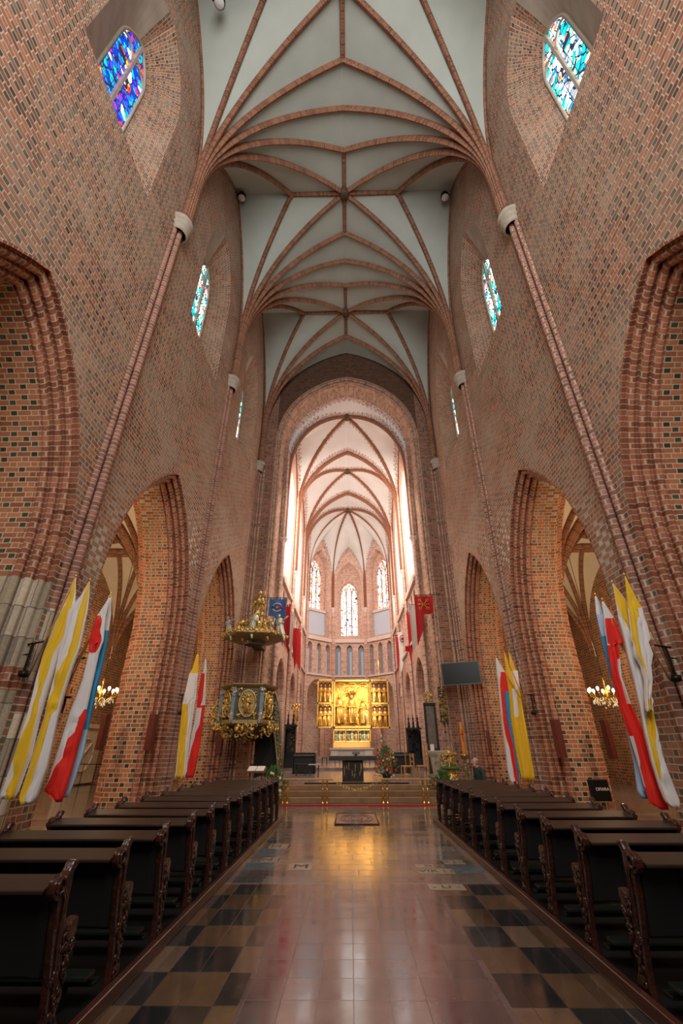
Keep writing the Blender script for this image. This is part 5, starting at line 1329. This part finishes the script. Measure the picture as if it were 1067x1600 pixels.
# pulpit
PX, PY_ = at(388, 1100, 23.45).x, 23.45
t = thing('pulpit', 'richly gilded baroque pulpit basket with oval reliefs on the left pier', 'pulpit', (PX, PY_, 0))
zT, zB = 4.38, 2.75; R8 = 1.42; A6 = math.radians(-170)
mb = MB(); mb.lathe([(.5, 1.95), (.9, 2.25), (1.2, 2.6), (1.28, zB), (1.28, zT-.1)], (0, 0, 0), 6, sm=False, a0=A6, a1=2*PI+A6); mb.build('basket', GREENBLK, t)
mb = MB(); mb.lathe([(1.25, zT-.16), (1.36, zT-.1), (1.46, zT-.02), (1.48, zT+.05), (1.2, zT+.06), (1.2, zT-.1)], (0, 0, 0), 6, sm=False, a0=A6, a1=2*PI+A6); mb.build('cornice', OLDGOLD, t, bevel=.02)
mb = MB(); mb.lathe([(1.28, zB-.16), (1.42, zB-.08), (1.42, zB+.06), (1.3, zB+.12)], (0, 0, 0), 6, sm=False, a0=A6, a1=2*PI+A6); mb.build('lower_cornice', OLDGOLD, t, bevel=.02)
for k in range(6):
    a = A6 + PI/6 + k*PI/3
    if math.sin(a) > .6: continue
    ca, sa = math.cos(a), math.sin(a)
    # facet medallion
    F8 = lambda u, v, w: (ca*(1.11+w) - sa*u, sa*(1.11+w) + ca*u, v)
    zc = (zT + zB)/2 - .02
    mb = MB(); mb.prism([((.40*math.cos(q)), zc + .58*math.sin(q)) for q in [2*PI*j/24 for j in range(24)]], 0, .05, F8)
    mb.build('oval_relief', OLDGOLD, t)
    mb = MB(); mb.tube([F8((.40*math.cos(q)), zc + .58*math.sin(q), .06) for q in [2*PI*j/24 for j in range(25)]], .045, 7); mb.build('oval_frame', GOLD, t)
    mb = MB(); c = F8(0, zc-.4, .10); figure(mb, c[0], c[1], c[2], .78, seed=k)
    Rr = random.Random(k)
    for j in range(26): q = F8(Rr.uniform(-.25, .25), zc + Rr.uniform(-.42, .4), .07); mb.ball(q, Rr.uniform(.03, .07), 0, 7, (1, 1, 1), .2)
    mb.build('relief_figures', GOLD, t)
    mb = MB()
    for j in range(20): q = F8(Rr.choice((-1, 1))*Rr.uniform(.3, .44), zc + Rr.choice((-1, 1))*Rr.uniform(.35, .66), .04); mb.ball(q, Rr.uniform(.04, .08), 0, 7, (1, 1, 1), .2)
    mb.build('corner_foliage', GOLD, t)
    a2 = a - PI/6; p = (1.33*math.cos(a2), 1.33*math.sin(a2))
    mb = MB(); mb.b2(p[0]-.09, p[0]+.09, p[1]-.09, p[1]+.09, zB+.1, zT-.14); mb.build('pilaster', BLUEMARB, t, bevel=.02)
    mb = MB(); lumps(mb, (p[0], p[1]-.1, zT-.3), (.1, .05, .13), 9, .06, seed=k); mb.build('pilaster_capital', SILVER, t)
    mb = MB(); figure(mb, p[0], p[1]-.14, zB-.05, .55, seed=k+3); mb.build('putto', SILVER, t)
    mb = MB(); q = (1.2*ca, 1.2*sa); lumps(mb, (q[0], q[1], zB-.2), (.5, .2, .13), 36, .085, seed=k+40); lumps(mb, (q[0]*.85, q[1]*.85, zB-.45), (.42, .2, .16), 26, .08, seed=k+60); mb.build('carved_garland', GOLD, t)
mb = MB(); lumps(mb, (.0, -.4, 2.1), (.42, .2, .14), 46, .08, seed=77); mb.build('hanging_acanthus', GOLD, t)
mb = MB(); lumps(mb, (-1.55, -.1, 3.2), (.16, .12, .55), 26, .10, seed=78)
for zz in (3.5, 3.15): mb.tube([(-1.62 + .16*math.cos(q), -.15, zz-.3 + .16*math.sin(q)) for q in [j*.6 for j in range(11)]], .04, 6)
mb.build('side_scroll', GOLD, t)
# stair balustrade sweeping down to the right behind the basket
mb = MB(); top_ = []; 
pts = [(424, 1075), (431, 1085), (435, 1098), (437, 1113), (438, 1130), (439, 1150), (440, 1175), (440, 1200)]
for (px, py) in pts: p = at(px, py, 24.2); top_.append(Vector((p.x - PX, p.y - PY_, p.z)))
low = []
for (px, py) in [(418, 1100), (423, 1118), (426, 1135), (429, 1148), (431, 1165), (433, 1185), (434, 1200), (434, 1212)]: p = at(px, py, 24.2); low.append(Vector((p.x - PX, p.y - PY_, max(.5, p.z))))
mb.tube(top_, .06, 8); mb.tube(low, .06, 8); mb.build('stair_handrail', OLDGOLD, t)
mb = MB()
for i in range(len(top_)-1): mb.quad(top_[i] + Vector((0, .05, 0)), low[i] + Vector((0, .05, 0)), low[i+1] + Vector((0, .05, 0)), top_[i+1] + Vector((0, .05, 0)))
mb.build('stair_panel', BLUEMARB, t, solid=.06)
mb = MB()
for i in range(len(top_)): c = (top_[i]+low[i])/2; lumps(mb, (c.x, c.y - .02, c.z), (.12, .03, .28), 12, .06, seed=i+90)
mb.build('stair_carving', OLDGOLD, t)
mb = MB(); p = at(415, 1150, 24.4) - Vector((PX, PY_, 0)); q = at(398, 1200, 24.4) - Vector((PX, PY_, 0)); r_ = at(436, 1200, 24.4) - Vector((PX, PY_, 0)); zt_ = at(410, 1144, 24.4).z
mb.prism([(q.x, 0), (r_.x, 0), (r_.x, zt_*.72), (r_.x - .45, zt_), (q.x - .1, zt_)], 0, .5, lambda u, v, w: (u, p.y + w, v)); mb.build('stair_opening_dark', plain('stair_opening_shade', '0A0908', .9), t)  # black block painted as the shade inside the opening below the stair
mb = MB(); mb.b2(-.5, .3, .9, 2.86, zB-.1, zB+.5); mb.build('wall_anchor', GREENBLK, t)
mb = MB(); mb.tube([(-.55, -.6, zT+.05), (-.55, -.6, zT + .5)], .015, 6); mb.ball((-.55, -.6, zT + .52), .03, 0, 8); mb.build('microphone', IRON, t)
# sounding board
zc = 6.62; t = thing('pulpit_canopy', 'gilded sounding board with putti and a statue above the left pulpit', 'canopy', (PX, PY_ - .05, zc))
mb = MB(); mb.lathe([(.55, -.15), (.62, .0), (1.2, .06), (1.62, .12), (1.74, .2), (1.72, .3), (1.5, .42), (1.0, .62), (.6, .9), (.4, 1.1), (.1, 1.2)], (0, 0, 0), 6, sm=False, a0=A6, a1=2*PI+A6); mb.build('canopy_roof', OLDGOLD, t, bevel=.02)
mb = MB(); mb.lathe([(.01, -.1), (.6, -.12), (.62, -.02)], (0, 0, 0), 8, sm=False); mb.build('soffit', GREENBLK, t)
mb = MB(); mb.b2(-.5, .1, .9, 2.9, .1, .5); mb.build('wall_anchor', GREENBLK, t)
for k in range(6):
    mb = MB(); a = A6 + k*PI/3; b_ = a + PI/3
    for j in range(8):
        u_ = j / 8; c0_, c1_ = Vector((math.cos(a), math.sin(a))), Vector((math.cos(b_), math.sin(b_))); q_ = c0_.lerp(c1_, u_) * 1.68
        lumps(mb, (q_.x, q_.y, .30), (.12, .05, .05), 7, .07, seed=k*10+j)
    mb.build('carved_edge', GOLD, t)
for k, (x, y, h, rz) in enumerate(((-1.15, -.75, .95, 0), (.0, -1.1, 1.15, 0), (1.55, -.5, 1.1, 0), (-.6, -.5, .9, 0), (.75, -.75, .8, 0))):
    pt = MB(); figure(pt, x, y, .25, h, lean=(.25 if k % 2 else -.2), seed=k+5)
    pt.tube([(x, y, .25 + h*.7), (x + .3, y - .1, .25 + h*.9)], [.06, .03], 6); pt.tube([(x, y, .3), (x + .15, y - .25, .1), (x + .2, y - .3, -.12)], [.09, .07, .04], 7)
    pt.build('putto', SILVER if k in (0, 1, 2) else GOLD, t)
mb = MB(); lumps(mb, (0, -.5, .75), (.8, .3, .25), 60, .11, seed=101); mb.build('cloud_and_scrolls', GOLD, t)
mb = MB(); lumps(mb, (.5, -.4, .8), (.6, .3, .2), 24, .10, seed=102); mb.build('silver_scrolls', SILVER, t)
mb = MB(); figure(mb, .12, -.2, 1.0, 1.75, seed=9); mb.tube([(.12, -.2, 2.2), (.45, -.3, 2.55), (.4, -.3, 2.8)], [.08, .05, .03], 6); lumps(mb, (.12, -.25, 1.6), (.25, .12, .5), 34, .10, seed=103); mb.build('crowning_statue', GOLD, t)

# ------------------------------------------------------------------ chandeliers, lamps, aisle furnishing
for s, (px, py) in ((-1, (157, 1085)), (1, (948, 1085))):
    P = at_x(px, py, s*11.0); t = thing('chandelier', 'crystal chandelier glowing in the %s aisle' % ('left' if s < 0 else 'right'), 'chandelier', P, group='aisle chandeliers')
    mb = MB(); mb.tube([(0, 0, .6), (0, 0, 11.0 - P.z)], .012, 5); mb.build('chain', IRON, t)
    mb = MB(); mb.lathe([(.02, .7), (.06, .5), (.04, .3), (.10, .1), (.05, -.1), (.12, -.3), (.02, -.5)], (0, 0, 0), 12)
    for k in range(10):
        a = 2*PI*k/10; mb.tube([(0, 0, -.1), (.3*math.cos(a), .3*math.sin(a), -.28), (.62*math.cos(a), .62*math.sin(a), -.05), (.66*math.cos(a), .66*math.sin(a), .12)], .02, 6)
    mb.build('arms', BRASS, t)
    for k in range(10):
        a = 2*PI*k/10; mb = MB(); mb.ball((.66*math.cos(a), .66*math.sin(a), .2), .055, 0, 8, (1, 1, 1.5)); mb.build('bulb', BULB, t)
    mb = MB(); R = random.Random(2)
    for k in range(90): a = R.uniform(0, 6.28); r = R.uniform(.15, .65); mb.ball((r*math.cos(a), r*math.sin(a), -.15 - R.uniform(0, .45)*(1 - r)), .03, 0, 6, (.7, .7, 1.6))
    o = mb.build('crystal_drops', CRYSTAL, t); o['kind'] = 'stuff'
for (px, py, Y, lb) in ((378, 308, 13.7, 'round white floodlight high on the left edge of the vault'), (695, 307, 13.7, 'round white floodlight high on the right edge of the vault'), (343, 3, 5.7, 'round white floodlight at the top edge of the vault on the left')):
    P = at(px, py, Y); t = thing('floodlight', lb, 'floodlight', P, group='floodlights under the vault')
    mb = MB(); mb.lathe([(.001, .30), (.20, .28), (.24, .1), (.25, -.05), (.22, -.12)], (0, 0, 0), 16); mb.build('lamp_housing', IRON, t)
    mb = MB(); mb.lathe([(.001, -.14), (.2, -.13), (.22, -.1)], (0, 0, 0), 16); mb.build('lamp_glass', LAMPW, t)
    mb = MB(); mb.tube([(0, 0, .2), ((-.35 if px < 500 else .35), 0, .25)], .03, 6); mb.build('bracket', IRON, t)
P = at_x(128, 1180, -OW + .12); t = thing('wall_epitaph', 'pale stone coat of arms tablet on the left aisle wall', 'relief', P)
mb = MB(); mb.box((0, 0, 0), (.16, 3.0, 2.6)); mb.box((.06, 0, 1.35), (.3, 3.2, .2)); mb.build('tablet', MARBLE, t, bevel=.03)
mb = MB(); mb.tube([(.12, .8*math.cos(a), .75*math.sin(a)) for a in [2*PI*k/20 for k in range(21)]], .06, 7)
for k in range(9): mb.tube([(.12, -.5 + .12*k + .15*math.cos(j), -.4 + .1*k + .15*math.sin(j)) for j in range(5)], .04, 5)
mb.build('carved_arms', MARBLE, t)
P = at_z(138, 1257, 0); t = thing('iron_railing', 'thin black iron railing on the left aisle floor beside the second pier', 'railing', (-11.2, 24.0, 0))
mb = MB(); mb.tube([(-2.4, 0, 1.0), (2.0, 0, 1.0)], .02, 6); mb.tube([(-2.4, 0, .15), (2.0, 0, .15)], .015, 6); mb.build('rails', IRON, t)
for k in range(8): mb = MB(); mb.tube([(-2.4 + .62*k, 0, 0), (-2.4 + .62*k, 0, 1.05)], .015, 6); mb.build('post', IRON, t)
